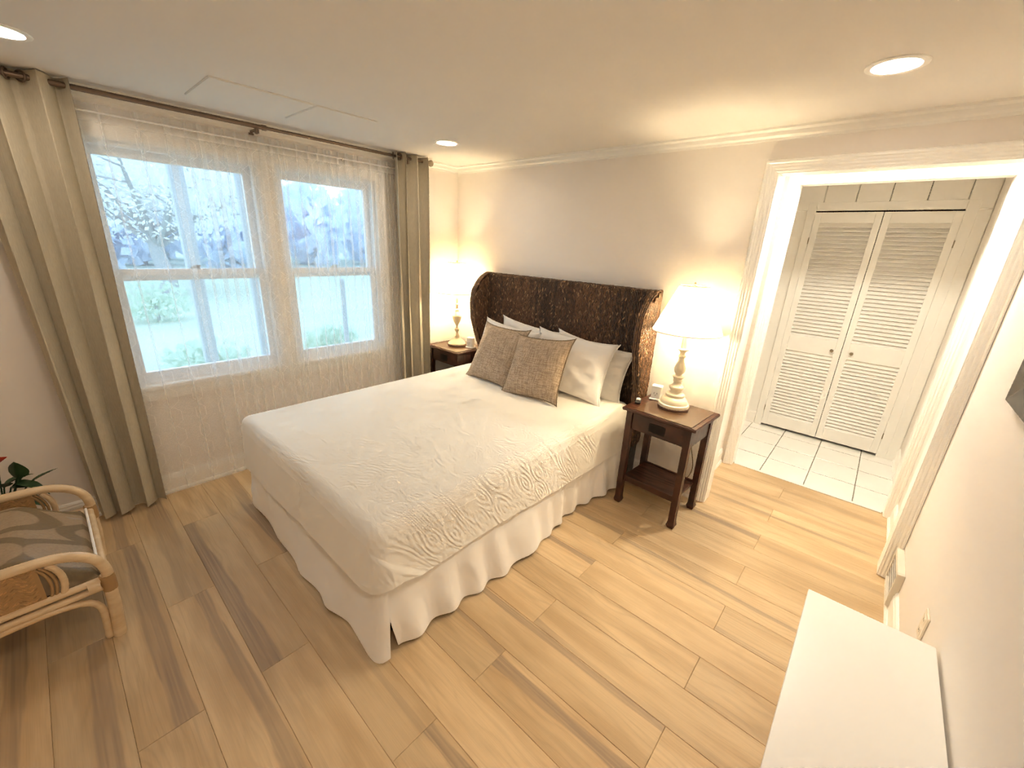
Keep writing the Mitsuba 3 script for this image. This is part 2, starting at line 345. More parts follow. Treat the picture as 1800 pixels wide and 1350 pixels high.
# tiles of the hall
tf = struct('floor_hall', bx(1.9, 3.72, .80, 2.6, -.10, -.0012), 'grout')
txs = [1.9, 2.185, 2.485, 2.782, 3.082, 3.382, 3.68]; tys = [.805, 1.116, 1.438, 1.748, 2.05]
for i in range(len(txs) - 1):
    for j in range(len(tys) - 1):
        obj('tile', slab(txs[i] + .0036, txs[i + 1] - .0036, tys[j] + .0044, tys[j + 1] - .0044, -.008, 0.001 + .0006 * ((i * 3 + j) % 2), .002), 'tile_glaze', tf)
struct('trim_threshold', bx(2.597, 3.545, .785, .812, -.004, .005, .002), 'trim_paint')

# crown, baseboards
crown = Polygon([(0, 0), (0, -.058), (-.006, -.058), (-.008, -.046), (-.016, -.036), (-.022, -.018), (-.038, -.010), (-.040, 0)])
def run(poly, p0, p1, inward, zbase):
    """Extrudes a profile (inward -, up) from p0 to p1 (plan) with the wall behind it."""
    p0, p1 = np.array(p0, float), np.array(p1, float); L = np.linalg.norm(p1 - p0)
    m = extrude(poly, L)
    d = np.append((p1 - p0) / L, 0); w = np.append(-np.array(inward, float), 0)
    M = np.eye(4); M[:3, 0] = w; M[:3, 1] = [0, 0, 1]; M[:3, 2] = d; M[:3, 3] = [*p0, zbase]
    m.apply_transform(M)
    if np.linalg.det(M[:3, :3]) < 0: m.invert()
    return m
struct('trim_1', run(crown, (0, 0), (W, 0), (0, -1), H), 'trim_paint')
struct('trim_2', run(crown, (0, YF), (0, 0), (1, 0), H), 'trim_paint')
base = Polygon([(0, 0), (-.024, 0), (-.024, .012), (-.018, .022), (-.014, .024), (-.014, .10), (-.010, .108), (-.010, .118), (-.004, .128), (0, .130)])
struct('baseboard_left', run(base, (0, YF), (0, 0), (1, 0), 0), 'trim_paint')
struct('baseboard_back', run(base, (0, 0), (2.538, 0), (0, -1), 0), 'trim_paint')
struct('baseboard_right', cat([run(base, (W, YF), (W, -.30), (-1, 0), 0), run(Polygon([(0, 0), (-.024, 0), (-.020, .016), (-.014, .022), (0, .022)]), (W, -.30), (W, -.02), (-1, 0), 0)]), 'trim_paint')
struct('baseboard_passage_left', run(base, (2.495, .10), (2.495, .72), (1, 0), 0), 'trim_paint')
struct('baseboard_passage_right', run(base, (W, .10), (W, .72), (-1, 0), 0), 'trim_paint')
struct('baseboard_hall_back', run(base, (2.0, 1.905), (2.497, 1.905), (0, -1), 0), 'trim_paint')
struct('baseboard_hall_right', run(base, (3.62, 1.45), (3.62, 1.9), (-1, 0), 0), 'trim_paint')
struct('trim_5', cat([bx(3.600, 3.62, 1.36, 1.45, 0, 2.1, .004), bx(3.600, 3.62, .84, 1.45, 2.02, 2.1, .004)]), 'trim_paint')

# moulded casings of the two openings
prof = Polygon([(0, 0), (0, .020), (.006, .024), (.014, .024), (.020, .018), (.026, .019), (.034, .014), (.041, .015), (.049, .010), (.056, .011), (.062, .006), (.066, .006), (.066, 0)])
def casing_piece(p, length):     # local: x across (outer edge first), y out of the wall, z along
    return extrude(p, length)
def opening(name, x0, x1, z1, yface, yback, out, w=.066, clipr=None):
    d = structroot(name)
    def put(m, X, Z):
        # X, Z: world directions of local x (outer to inner) and local z (along); local y = -world y
        M = np.eye(4); M[:3, 0] = X; M[:3, 1] = [0, -1, 0]; M[:3, 2] = Z
        m = m.copy(); m.apply_transform(M)
        if np.linalg.det(M[:3, :3]) < 0: m.invert()
        return m
    L = extrude(prof, z1 + w - .004)
    a = put(L, [1, 0, 0], [0, 0, 1]); a.apply_translation([x0 - w, yface, .004]); obj('casing', a, 'trim_paint', d)
    rprof = prof if clipr is None else prof.intersection(sbox(.066 - clipr, -1, 1, 1))
    a = put(extrude(rprof, z1 + w - .004), [-1, 0, 0], [0, 0, 1]); a.apply_translation([x1 + w, yface, .004]); obj('casing', a, 'trim_paint', d)
    a = put(extrude(prof, x1 - x0 + 2 * w - (w - clipr if clipr else 0)), [0, 0, -1], [1, 0, 0]); a.apply_translation([x0 - w, yface - .0005, z1 + w]); obj('casing', a, 'trim_paint', d)
    obj('jamb', bx(x0 - .02, x0, yface - .003, yback, .003, z1 + .02, .002), 'trim_paint', d)
    obj('jamb', bx(x1, x1 + .02, yface - .003, yback, .003, z1 + .02, .002), 'trim_paint', d)
    obj('jamb', bx(x0, x1, yface - .003, yback, z1, z1 + .02, .002), 'trim_paint', d)
    return d
opening('door_1', OX0, OX1, OZ, 0, .105, -1, clipr=.058)
opening('door_2', HX0, HX1, HZ, .74, .835, -1, clipr=.048)

# closet: flat casing and two louvred doors
dc = structroot('trim_3')
obj('casing', bx(2.500, CX0 + .004, 1.883, 1.905, .002, CZ + .066, .003), 'louvre_paint', dc)
obj('casing', bx(CX1 - .004, 3.548, 1.883, 1.905, .002, CZ + .066, .003), 'louvre_paint', dc)
obj('casing', bx(CX0 + .004, CX1 - .004, 1.883, 1.905, CZ, CZ + .066, .003), 'louvre_paint', dc)
slat = trimesh.creation.box((1, .046, .0075)); slat.apply_transform(rot(50, [1, 0, 0]))
for di, (a, b) in enumerate(((CX0 + .005, CXM - .002), (CXM + .002, CX1 - .005))):
    d = structroot(f'door_{di + 3}')
    ya, yb = 1.884, 1.916
    st = .047
    obj('stile', bx(a, a + st, ya, yb, .028, 2.034, .002), 'louvre_paint', d)
    obj('stile', bx(b - st, b, ya, yb, .028, 2.034, .002), 'louvre_paint', d)
    for z0, z1 in ((1.948, 2.034), (.812, .958), (.028, .142)):
        obj('rail', bx(a + st, b - st, ya + .001, yb - .001, z0, z1, .002), 'louvre_paint', d)
    for z0, z1, n in ((.958, 1.948, 30), (.142, .812, 21)):
        for i in range(n):
            s = slat.copy(); s.apply_scale([b - a - 2 * st, 1, 1]); s.apply_translation([(a + b) / 2, 1.902, z0 + (i + .5) * (z1 - z0) / n])
            obj('slat', s, 'louvre_paint', d)
    kx = b - .066 if di == 0 else a + .072
    kn = lathe([(0, 0), (.009, 0), (.007, .008), (.006, .012), (.013, .018), (.0145, .024), (.011, .029), (0, .031)], 24)
    kn.apply_transform(tr(kx, ya, .871) @ rot(90, [1, 0, 0])); obj('knob', kn, 'pewter', d, 40)
    for hz in (.20, 1.80):
        hx = a - .002 if di == 0 else b + .002
        obj('hinge', cat([bx(hx - .004, hx + .004, ya - .006, ya + .004, hz - .028, hz + .028, .002)]), 'pewter', d)

# ------------------------------------------------------------------ windows
def window(n, y0, y1):
    d = structroot(f'window_{n}')
    z0, z1, zm = WZ0, WZ1, 1.385
    obj('frame', cat([bx(-.13, -.012, y0, y0 + .022, z0, z1, .002), bx(-.13, -.012, y1 - .022, y1, z0, z1, .002), bx(-.13, -.012, y0 + .022, y1 - .022, z1 - .03, z1, .002), bx(-.13, -.012, y0 + .022, y1 - .022, z0, z0 + .02, .002)]), 'window_paint', d)
    def sash(nm, xa, xb, za, zb, lo, hi):
        a, b = y0 + .022, y1 - .022; s = .040
        k = obj(nm, cat([bx(xa, xb, a, a + s, za, zb, .003), bx(xa, xb, b - s, b, za, zb, .003), bx(xa, xb, a + s, b - s, za, za + lo, .003), bx(xa, xb, a + s, b - s, zb - hi, zb, .003)]), 'window_paint', d)
        xm = (xa + xb) / 2
        V = np.array([[xm, a + s - .004, za + lo - .004], [xm, b - s + .004, za + lo - .004], [xm, b - s + .004, zb - hi + .004], [xm, a + s - .004, zb - hi + .004]])
        obj('pane', trimesh.Trimesh(V, [[0, 1, 2], [0, 2, 3]], process=False), 'pane_glass', k)
        return k
    sash('upper_sash', -.105, -.072, zm - .035, z1 - .03, .045, .045)
    k = sash('lower_sash', -.068, -.035, z0 + .02, zm + .035, .055, .04)
    obj('sash_lock', cat([bx(-.062, -.040, (y0 + y1) / 2 - .025, (y0 + y1) / 2 + .025, zm + .035, zm + .045, .003), bx(-.056, -.046, (y0 + y1) / 2 - .01, (y0 + y1) / 2 + .03, zm + .045, zm + .055, .002)]), 'pewter', k)
window(1, WY0, -1.700)
window(2, -1.590, WY1)
t4 = structroot('trim_4')
obj('mullion', bx(-.14, .012, -1.700, -1.590, WZ0, WZ1, .004), 'trim_paint', t4)
obj('casing', bx(0, .018, WY0 - .075, WY0 + .004, WZ0 - .01, WZ1 + .085, .004), 'trim_paint', t4)
obj('casing', bx(0, .018, WY1 - .004, WY1 + .075, WZ0 - .01, WZ1 + .085, .004), 'trim_paint', t4)
obj('casing', bx(0, .018, WY0 + .004, WY1 - .004, WZ1 - .006, WZ1 + .085, .004), 'trim_paint', t4)
obj('stool', bx(-.035, .022, WY0 - .09, WY1 + .09, WZ0 - .032, WZ0 + .002, .006), 'trim_paint', t4)
obj('apron', bx(0, .015, WY0 - .075, WY1 + .075, WZ0 - .095, WZ0 - .032, .004), 'trim_paint', t4)

# ------------------------------------------------------------------ outside
GZ = -.30
lx, ly = np.meshgrid(np.linspace(-60, -.14, 60), np.linspace(-30, 60, 60), indexing='ij')
lz = GZ + .12 * (meshkit.fbm(np.dstack([lx, ly, 0 * lx]) * .25, 3) - .5)
struct('lawn', grid(np.dstack([lx, ly, lz])), 'lawn_grass', True)
def porch_post(y, x, w, label, top=2.6):
    t = thing('porch_post', label, 'post', None)
    obj('shaft', bx(x - w / 2, x + w / 2, y - w / 2, y + w / 2, GZ + .1, top, .01), 'post_paint', t)
    obj('plinth', bx(x - w / 2 - .03, x + w / 2 + .03, y - w / 2 - .03, y + w / 2 + .03, GZ - .05, GZ + .12, .01), 'post_paint', t)
porch_post(-1.80, -1.6, .105, 'grey porch post outside the left window, in front of the tree')
porch_post(-1.31, -1.6, .08, 'slim grey porch post just left of the middle window mullion')
porch_post(-.40, -1.6, .050, 'thin short grey post outside the lower right pane', 1.18)
k = 'porch_beam'; obj(k, bx(-1.72, -1.48, -6, 4, 2.6, 2.78, .01), 'post_paint'); labels[k] = {'label': 'grey porch beam resting on the posts outside the windows', 'category': 'beam'}

def leaves(C, R, n, size, seed, squash=(1, 1, 1), shellp=.5):
    g = np.random.default_rng(seed)
    d = g.normal(size=(n, 3)); d /= np.linalg.norm(d, axis=1, keepdims=True)
    rad = g.uniform(0, 1, n) ** shellp
    P = np.asarray(C) + d * rad[:, None] * np.asarray(R)
    a = g.normal(size=(n, 3)); a /= np.linalg.norm(a, axis=1, keepdims=True)
    b = np.cross(a, g.normal(size=(n, 3))); b /= np.linalg.norm(b, axis=1, keepdims=True)
    s = size * g.uniform(.6, 1.3, n)[:, None]
    V = np.stack([P - a * s, P - b * s * .6, P + a * s, P + b * s * .6], 1)
    return V
def leafmesh(Vs):
    V = np.concatenate(Vs); n = len(V)
    i = np.arange(n)[:, None] * 4
    F = np.vstack([i + [0, 1, 2], i + [0, 2, 3]])
    return trimesh.Trimesh(V.reshape(-1, 3), F, process=False)
# the blossoming tree on the lawn
tx, ty = -13.5, -.15
tt = thing('blossoming_tree', 'pale blossoming tree with dark forked trunk on the lawn, seen through the left window', 'tree')
g = np.random.default_rng(5)
limbs = [tube(smoothpath([(tx, ty, GZ - .1), (tx + .05, ty + .02, .5), (tx, ty - .05, 1.1), (tx, ty, 1.5)], 10), np.linspace(.24, .17, 10), 8)]
Vs = []
for i in range(13):
    a = i / 13 * 2 * PI + g.uniform(-.2, .2); e = g.uniform(1.6, 3.4); hh = g.uniform(2.4, 4.6)
    end = np.array([tx + e * math.cos(a), ty + e * math.sin(a), hh])
    P = smoothpath([(tx, ty, 1.1 + .25 * (i % 3)), (tx + .35 * e * math.cos(a), ty + .35 * e * math.sin(a), 1.35 + .3 * hh * .5), end], 9)
    limbs.append(tube(P, np.linspace(.095, .02, 9), 6))
    for j in range(5):
        q = P[3 + j]; d = g.normal(size=3) * [.7, .7, .5]; d[2] = abs(d[2]) * .8
        limbs.append(tube(np.array([q, q + d * .5 + [0, 0, .05], q + d]), [.025, .018, .008], 5))
        Vs.append(leaves(q + d, (.55, .55, .45), 120, .070, 100 + i * 9 + j))
    Vs.append(leaves(end, (.9, .9, .7), 260, .075, 300 + i))
Vs.append(leaves((tx, ty, 2.55), (3.3, 3.3, 1.35), 4200, .075, 777, shellp=.45))
obj('trunk', cat(limbs), 'bark', tt, True)
k = obj('crown', leafmesh(Vs), 'blossom', tt); labels[k] = {'kind': 'stuff'}
# woods along the far edge of the lawn
def wood_tree(i, x, y, h, r):
    t = thing('woodland_tree', 'grey-green tree in the woods across the lawn, dim behind the sheer curtain', 'tree', 'trees in the woods across the lawn')
    obj('trunk', tube(smoothpath([(x, y, GZ - .2), (x + .1, y, h * .3), (x, y + .1, h * .8)], 6), np.linspace(.16, .05, 6), 6), 'bark', t, True)
    k = obj('crown', leafmesh([leaves((x, y, h * .46), (r * 1.15, r * 1.15, h * .52), 800, .38, 900 + i, shellp=.6)]), 'wood_leaf', t); labels[k] = {'kind': 'stuff'}
for i in range(27):
    gg = np.random.default_rng(60 + i)
    wood_tree(i, -22 - (i % 3) * 5 - gg.uniform(0, .3), -5 + i * 1.48 + (i % 3) * .35, gg.uniform(3.9, 5.0) + (i % 3) * .7, gg.uniform(1.66, 1.78))
def shrub(i, x, y, r, lab):
    t = thing('garden_shrub', lab, 'shrub', None)
    obj('stem', tube(smoothpath([(x, y, GZ - .1), (x + .03, y, GZ + r * .4), (x, y, GZ + r * .9)], 5), .03, 6), 'bark', t, True)
    k = obj('foliage', leafmesh([leaves((x, y, GZ + r * .75), (r, r * 1.2, r * .8), 500, .07, 700 + i)]), 'shrub_leaf', t); labels[k] = {'kind': 'stuff'}
shrub(0, -3.1, -1.55, .42, 'low pale shrub on the lawn outside the lower left pane')
shrub(1, -3.4, .25, .38, 'low pale shrub on the lawn outside the lower right pane')
shrub(2, -8.5, -1.2, .6, 'rounded shrub farther out on the lawn left of the tree trunk')
# ------------------------------------------------------------------ curtains
rodx, rodz = .100, 2.259
cr = thing('curtain_rod', 'dark bronze curtain rod with a collar in the middle, above the window', 'curtain rod')
obj('rod', tube(np.array([[rodx, -3.05, rodz], [rodx, -1.66, rodz]]), .0125, 14), 'rod_bronze', cr, 40)
obj('rod', tube(np.array([[rodx, -1.70, rodz], [rodx, -.42, rodz]]), .0098, 14), 'rod_bronze', cr, 40)
obj('collar', tube(np.array([[rodx, -1.668, rodz], [rodx, -1.645, rodz]]), .0155, 14), 'rod_bronze', cr, 40)
for y in (-1.70, -.62, -2.9):
    obj('bracket', cat([bx(0, .006, y - .015, y + .015, rodz - .05, rodz + .02, .002), bx(0, rodx, y - .008, y + .008, rodz - .024, rodz - .012, .002), bx(rodx - .018, rodx + .018, y - .008, y + .008, rodz - .040, rodz - .011, .002)]), 'rod_bronze', cr)
fin = lathe([(0, 0), (.012, 0), (.012, .01), (.016, .014), (.024, .026), (.026, .034), (.022, .044), (.010, .05), (0, .052)], 24); fin.apply_transform(tr(rodx, -.42, rodz) @ rot(-90, [1, 0, 0]))
obj('finial', fin, 'pewter', cr, 40)

def drape(name, label, y0, y1, nf, ztop, zbot, seed, spread=0, phase=0.0, dx=0.0, close=0.0):
    g = np.random.default_rng(seed)
    t = thing(name, label, 'curtain', None)
    nu, nz = nf * 22, 60
    u = np.linspace(0, 1, nu); z = np.linspace(ztop, zbot, nz)
    U, Z = np.meshgrid(u, z, indexing='ij')
    s = (ztop - Z) / (ztop - zbot)
    ph = 2 * PI * nf * (U + .035 * np.sin(2 * PI * U * 1.3 + seed)) + phase
    nn = meshkit.noise(np.dstack([U * nf * .9, Z * 1.1, np.zeros_like(U)]), seed) - .5
    n2 = meshkit.noise(np.dstack([U * nf * 3.1, Z * 1.6, np.ones_like(U)]), seed + 1) - .5
    amp = .056 - .006 * s
    X = rodx + dx + amp * np.sin(ph + 1.3 * nn * s) * (1 + .55 * nn * (s > 0)) + .030 * n2 * s ** .7
    Yc = y0 + (y1 - y0) * U + .017 * np.sin(2 * ph + .6) * (.5 + .5 * s) + .03 * nn * s * np.sin(PI * U)
    Yc = Yc - spread * s * (1 - U) - close * s * U
    X = np.maximum(X, .060 + .004 * n2)
    V = np.dstack([X, Yc, Z])
    arc = np.r_[0, np.cumsum(np.hypot(np.diff(X[:, 30]), np.diff(Yc[:, 30])))]
    sh = shell(V, .003)
    uv1 = np.dstack([np.repeat(arc[:, None], nz, 1), Z]).reshape(-1, 2)
    obj('panel', sh, 'drape_fabric', t, True, uv=np.vstack([uv1, uv1]))
    for i in range(2 * nf):                                     # eyelets where the cloth crosses the rod
        uu = (i * .5 - phase / (2 * PI)) / nf
        if not 0.01 < uu < .99: continue
        j = int(uu * (nu - 1))
        d = V[min(j + 1, nu - 1), 2] - V[max(j - 1, 0), 2]; d[2] = 0; d /= np.linalg.norm(d)
        c = np.array([rodx, V[j, 2][1], rodz])
        nrm = np.cross(d, [0, 0, 1.])
        a = np.arange(20) / 20 * 2 * PI
        ring = c + .021 * (np.cos(a)[:, None] * d + np.sin(a)[:, None] * np.array([0, 0, 1.0]))
        obj('eyelet', tube(ring, .0045, 6, True), 'rod_bronze', t, True)
    return t
drape('curtain', 'long olive-beige curtain bunched at the left of the window, beside the rattan chair', -2.87, -2.500, 3, 2.288, .022, 11, spread=-.05, phase=0.4, close=.045)
drape('curtain', 'olive-beige curtain bunched at the right of the window, beside the far lamp', -.752, -.452, 3, 2.288, .022, 23, phase=2.0)

def sheer():
    t = thing('sheer_curtain', 'white sheer voile curtain with a trellis pattern across the window', 'sheer curtain')
    nz = 26
    g = np.random.default_rng(19)
    # the cloth seen from above: flat runs with narrow pleats doubled back on themselves
    pts = [(-2.515, 0.0, 0.0)]                                  # y, pleat throw (signed), x offset
    y = -2.515
    while y < -.72:
        gap = g.uniform(.085, .15) if y < -2.16 else g.uniform(.030, .085)
        for q in np.linspace(.12, 1, 7): pts.append((y + gap * q, 0, .004 * math.sin(q * 2 * PI) * g.uniform(.3, 1)))
        y += gap
        w = g.uniform(.004, .009) if y < -2.16 else g.choice([.006, .009, .013, .018])
        for q, xo in ((.5, .002), (1, .004), (.5, .0055), (-.5, .0065), (-1, .006), (-.5, .004), (0, .002)): pts.append((y, w * q, xo))
    pts = np.array(pts)
    z = np.linspace(2.218, .012, nz); s = (2.218 - z) / 2.2
    Z = np.repeat(z[None], len(pts), 0)
    dr_ = .030 * (meshkit.noise(np.dstack([np.repeat(pts[:, :1] * 2.2, nz, 1), np.repeat(s[None] * 1.3, len(pts), 0), 0 * Z]), 6) - .5) * s
    Yc = pts[:, :1] + dr_ + pts[:, 1:2] * (1 - .45 * s[None]) * (.8 + .6 * meshkit.noise(np.dstack([np.repeat(pts[:, :1] * 31, nz, 1), np.repeat(s[None] * 2, len(pts), 0), 0 * Z]), 3))
    X = .030 + pts[:, 2:3] + .008 * (meshkit.noise(np.dstack([np.repeat(pts[:, :1] * 5, nz, 1), np.repeat(s[None] * 1.5, len(pts), 0), 0 * Z]), 2) - .2) * s[None]
    X = np.clip(X, .0245, .055)
    arc = np.r_[0, np.cumsum(np.abs(np.diff(pts[:, 0] + pts[:, 1])))]
    A = np.repeat(arc[:, None], nz, 1)
    V = np.dstack([X, Yc, Z])
    obj('voile', grid(V), 'sheer_voile', t, True, uv=np.dstack([A, Z]).reshape(-1, 2))
    obj('rod', tube(np.array([[.036, -2.56, 2.180], [.036, -.66, 2.180]]), .005, 8), 'white_plastic', t, True)
    for y in (-2.56, -1.13, -.66):
        obj('hook', cat([bx(0, .04, y - .004, y + .004, 2.168, 2.175), bx(.034, .042, y - .004, y + .004, 2.168, 2.186)]), 'pewter', t)
sheer()

# ------------------------------------------------------------------ bed
BX0, BX1, BYF, BYH, BZ = .500, 2.020, -2.155, -.115, .612
bed = thing('bed', 'queen bed with a dark woven wingback headboard and a white gathered skirt', 'bed')
obj('mattress', bx(BX0 + .03, BX1 - .03, BYF + .03, BYH, .36, BZ - .03, .03), 'skirt_cloth', bed)
obj('box_spring', bx(BX0 + .02, BX1 - .02, BYF + .02, BYH, .16, .36, .015), 'skirt_cloth', bed)
for x in (BX0 + .1, BX1 - .1):
    for y in (BYF + .12, BYH - .12): obj('foot', lathe([(0, 0), (.022, 0), (.03, .16), (0, .16)], 16, (x, y, 0)), 'black_plastic', bed)
for x in (.525, 2.05): obj('post', bx(x - .03, x + .03, -.14, -.04, 0, .5, .004), 'black_plastic', bed)

# bed skirt: foot panel, side panels
def skirt(path_top, path_bot, n, amp, lam, seed, ztop=.365, hem=.012, nz=22):
    pt, pb = smoothpath(path_top, n), smoothpath(path_bot, n)
    d = np.r_[0, np.cumsum(np.linalg.norm(np.diff(pb, axis=0), axis=1))]
    t = np.gradient(pb, axis=0); t /= np.linalg.norm(t, axis=1, keepdims=True)
    nrm = np.stack([t[:, 1], -t[:, 0]], 1)
    g = meshkit.noise(np.stack([d * 3.2, 0 * d, 0 * d], -1), seed)
    g2 = meshkit.noise(np.stack([d * 8, 0 * d + 3, 0 * d], -1), seed)
    wave = np.sin(2 * PI * d / lam + 7 * g)
    z = np.linspace(0, 1, nz)
    V = np.zeros((n, nz, 3))
    for j, s in enumerate(z):
        b = pt + (pb - pt) * s ** 1.2
        off = amp * s * (wave * (.35 + g) + .9 * (g2 - .5)) + .010 * s * (1 - s) * 4 * (meshkit.noise(np.stack([d * 12, 0 * d + s * 4, 0 * d], -1), seed + 5) - .5)
        V[:, j, :2] = b + nrm * off[:, None]
        V[:, j, 2] = ztop + (hem + .022 * np.clip(g2 - .35, 0, 1) - ztop) * s
    return shell(V, .002)
obj('skirt_panel', skirt([(.512, -2.138), (1.2, -2.146), (1.90, -2.146), (2.012, -2.135), (2.022, -2.115)], [(.520, -2.165), (1.07, -2.182), (1.55, -2.198), (1.92, -2.196), (2.035, -2.185), (2.046, -2.14)], 150, .010, .45, 3), 'skirt_cloth', bed, True)
obj('skirt_panel', skirt([(2.012, -2.145), (2.014, -1.6), (2.014, -1.0), (2.008, -.14)], [(2.036, -2.085), (2.034, -1.955), (2.050, -1.68), (2.066, -1.41), (2.054, -1.09), (2.012, -.72), (2.060, -.46), (2.03, -.16)], 260, .017, .17, 9), 'skirt_cloth', bed, True)
obj('skirt_panel', skirt([(.508, -.14), (.508, -.45), (.508, -1.1), (.508, -2.135)], [(.492, -.16), (.492, -.45), (.478, -1.1), (.490, -2.15)], 160, .010, .2, 14), 'skirt_cloth', bed, True)

# coverlet
def coverlet():
    t = 'coverlet'
    N = 420
    rc, r = .060, .055
    hx, hy = (BX1 - BX0) / 2 + .004, (BYH - BYF) / 2 + .004
    cx, cy = (BX0 + BX1) / 2, (BYH + BYF) / 2
    def loop(d):         # rounded rectangle, offset d outward (negative = inward), same parameters all round
        pts = []
        R = max(rc + d, .004)
        ex, ey = hx + d - R, hy + d - R
        ex0, ey0 = max(ex, 0), max(ey, 0)
        n4 = N // 20
        def seg(a, b, k): return [np.array(a) + (np.array(b) - np.array(a)) * q / k for q in range(k)]
        def arc(c, a0, k): return [np.array(c) + R * np.array([math.cos(a0 + PI / 2 * q / k), math.sin(a0 + PI / 2 * q / k)]) for q in range(k)]
        pts += seg((-ex0, -ey0 - R), (ex0, -ey0 - R), 4 * n4) + arc((ex0, -ey0), -PI / 2, n4)
        pts += seg((ex0 + R, -ey0), (ex0 + R, ey0), 5 * n4) + arc((ex0, ey0), 0, n4)
        pts += seg((ex0, ey0 + R), (-ex0, ey0 + R), 4 * n4) + arc((-ex0, ey0), PI / 2, n4)
        pts += seg((-ex0 - R, ey0), (-ex0 - R, -ey0), 3 * n4) + arc((-ex0, -ey0), PI, n4)
        return np.array(pts) + [cx, cy]
    rings, info = [], []
    n = len(loop(0))
    for d in np.r_[np.linspace(-hx + .01, -.25, 8), np.linspace(-.2, -r - .012, 5)]:
        P = loop(d); rings.append(np.c_[P, np.full(n, BZ)])
    for a in np.linspace(0, PI / 2, 8):
        P = loop(-r + r * math.sin(a)); rings.append(np.c_[P, np.full(n, BZ - r + r * math.cos(a))])
    P0 = loop(0)
    # hem height round the bed
    y, x = P0[:, 1], P0[:, 0]
    f = (y < BYF + .08)
    right = x > cx
    hem = np.where(right, np.interp(y, [-2.1, -1.95, -1.5, -.85, -.1], [.375, .332, .326, .296, .27]), np.interp(y, [-2.1, -.1], [.302, .30]))
    hem = np.where(y < -2.06, np.interp(x, [.5, 1.0, 1.55, 1.94, 2.02], [.300, .304, .318, .318, .365]), hem)
    hem = hem + .006 * (meshkit.noise(np.c_[P0 * 9, np.zeros(n)], 3) - .5) * 2
    for s in np.linspace(0, 1, 24)[1:]:
        P = loop(.004 + .018 * s)
        rings.append(np.c_[P, (BZ - r) + (hem - (BZ - r)) * s])
    V = np.array(rings)
    # soft unevenness
    q = V.reshape(-1, 3)
    nz = meshkit.fbm(q * [2.6, 2.6, 2], 2, 5) - .5
    top = np.clip((q[:, 2] - (BZ - .04)) / .04, 0, 1)
    mid = np.clip((np.abs(q[:, 0] - cx) - .012) / .25, 0, 1) * np.clip((hy - .3 - np.abs(q[:, 1] - cy) * .5) / .1, 0, 1)
    q[:, 2] += .010 * nz * top * mid ** 2 * (3 - 2 * mid) + .006 * top * np.cos((q[:, 0] - cx) / hx * PI / 2)
    out = q[:, :2] - np.clip(q[:, :2], [BX0 + .12, BYF + .12], [BX1 - .12, BYH - .12]); ln = np.linalg.norm(out, axis=1, keepdims=True); out = np.where(ln > 1e-6, out / np.maximum(ln, 1e-6), 0)
    side = 1 - top
    q[:, :2] += out * (side * (.016 * (meshkit.fbm(q * [3, 3, 2.5], 2, 8) - .5)))[:, None]
    # the folded-over corner at the foot, right: a flap whose edge runs down the long side
    line = np.interp(q[:, 1], [-2.20, -2.10, -2.02, -1.945], [.545, .455, .385, .325])
    isr = (q[:, 0] > BX1 - .05) & (q[:, 1] < -1.90) & (q[:, 2] < BZ - r)
    stp = 1 / (1 + np.exp(np.clip((q[:, 2] - line) / .0035, -40, 40)))
    q[:, 0] += np.where(isr, .013 * stp, 0)
    V = q.reshape(V.shape)
    inner = V.copy()
    du = np.gradient(V, axis=0); dv = np.roll(V, -1, 1) - np.roll(V, 1, 1)
    nr = np.cross(dv, du); nr /= np.linalg.norm(nr, axis=2, keepdims=True) + 1e-12
    inner = V - np.where((nr[..., 2:] * 0 + 1) > 0, nr, nr) * .006 * np.sign((nr * np.dstack([V[..., 0] - cx, V[..., 1] - cy, np.ones(V.shape[:2]) * .3])).sum(-1, keepdims=True))
    allr = np.concatenate([V, inner[::-1]], 0)
    m = grid(allr, wrap=True)
    cap = np.arange(n)
    F = np.vstack([m.faces, [[cap[0], cap[i], cap[i + 1]] for i in range(1, n - 1)]])
    m = trimesh.Trimesh(m.vertices, F, process=False)
    obj(t, outward(m), 'coverlet_cloth', None, 50)
    labels[t] = {'label': 'cream quilted coverlet with swirling relief, spread over the bed', 'category': 'coverlet'}
coverlet()

# headboard: a dark core wrapped in braided seagrass
HX0b, HX1b, HTOP = .482, 2.092, 1.400
WZ = np.array([.30, .55, .756, .871, 1.006, 1.158, 1.255, 1.33, 1.375, 1.40]); WD = np.array([.150, .155, .175, .222, .264, .277, .258, .205, .15, .09])
def wing_depth(z): return np.interp(z, WZ, WD)
zz = np.linspace(.30, HTOP, 40)
def wing(x0, x1):
    poly = Polygon([(.04, .30)] + [(wing_depth(z) - .012, z) for z in zz] + [(.04, HTOP)]).buffer(0)
    m = extrude(poly, x1 - x0)
    M = np.eye(4); M[:3, 0] = [0, -1, 0]; M[:3, 1] = [0, 0, 1]; M[:3, 2] = [-1, 0, 0]; M[:3, 3] = [x1, 0, 0]
    m.apply_transform(M); return m
hbd = obj('headboard', cat([bx(HX0b + .02, HX1b - .02, -.085, -.032, .30, HTOP - .008, .008), wing(HX0b + .010, HX0b + .038), wing(HX1b - .038, HX1b - .010)]), 'dark_core', bed)
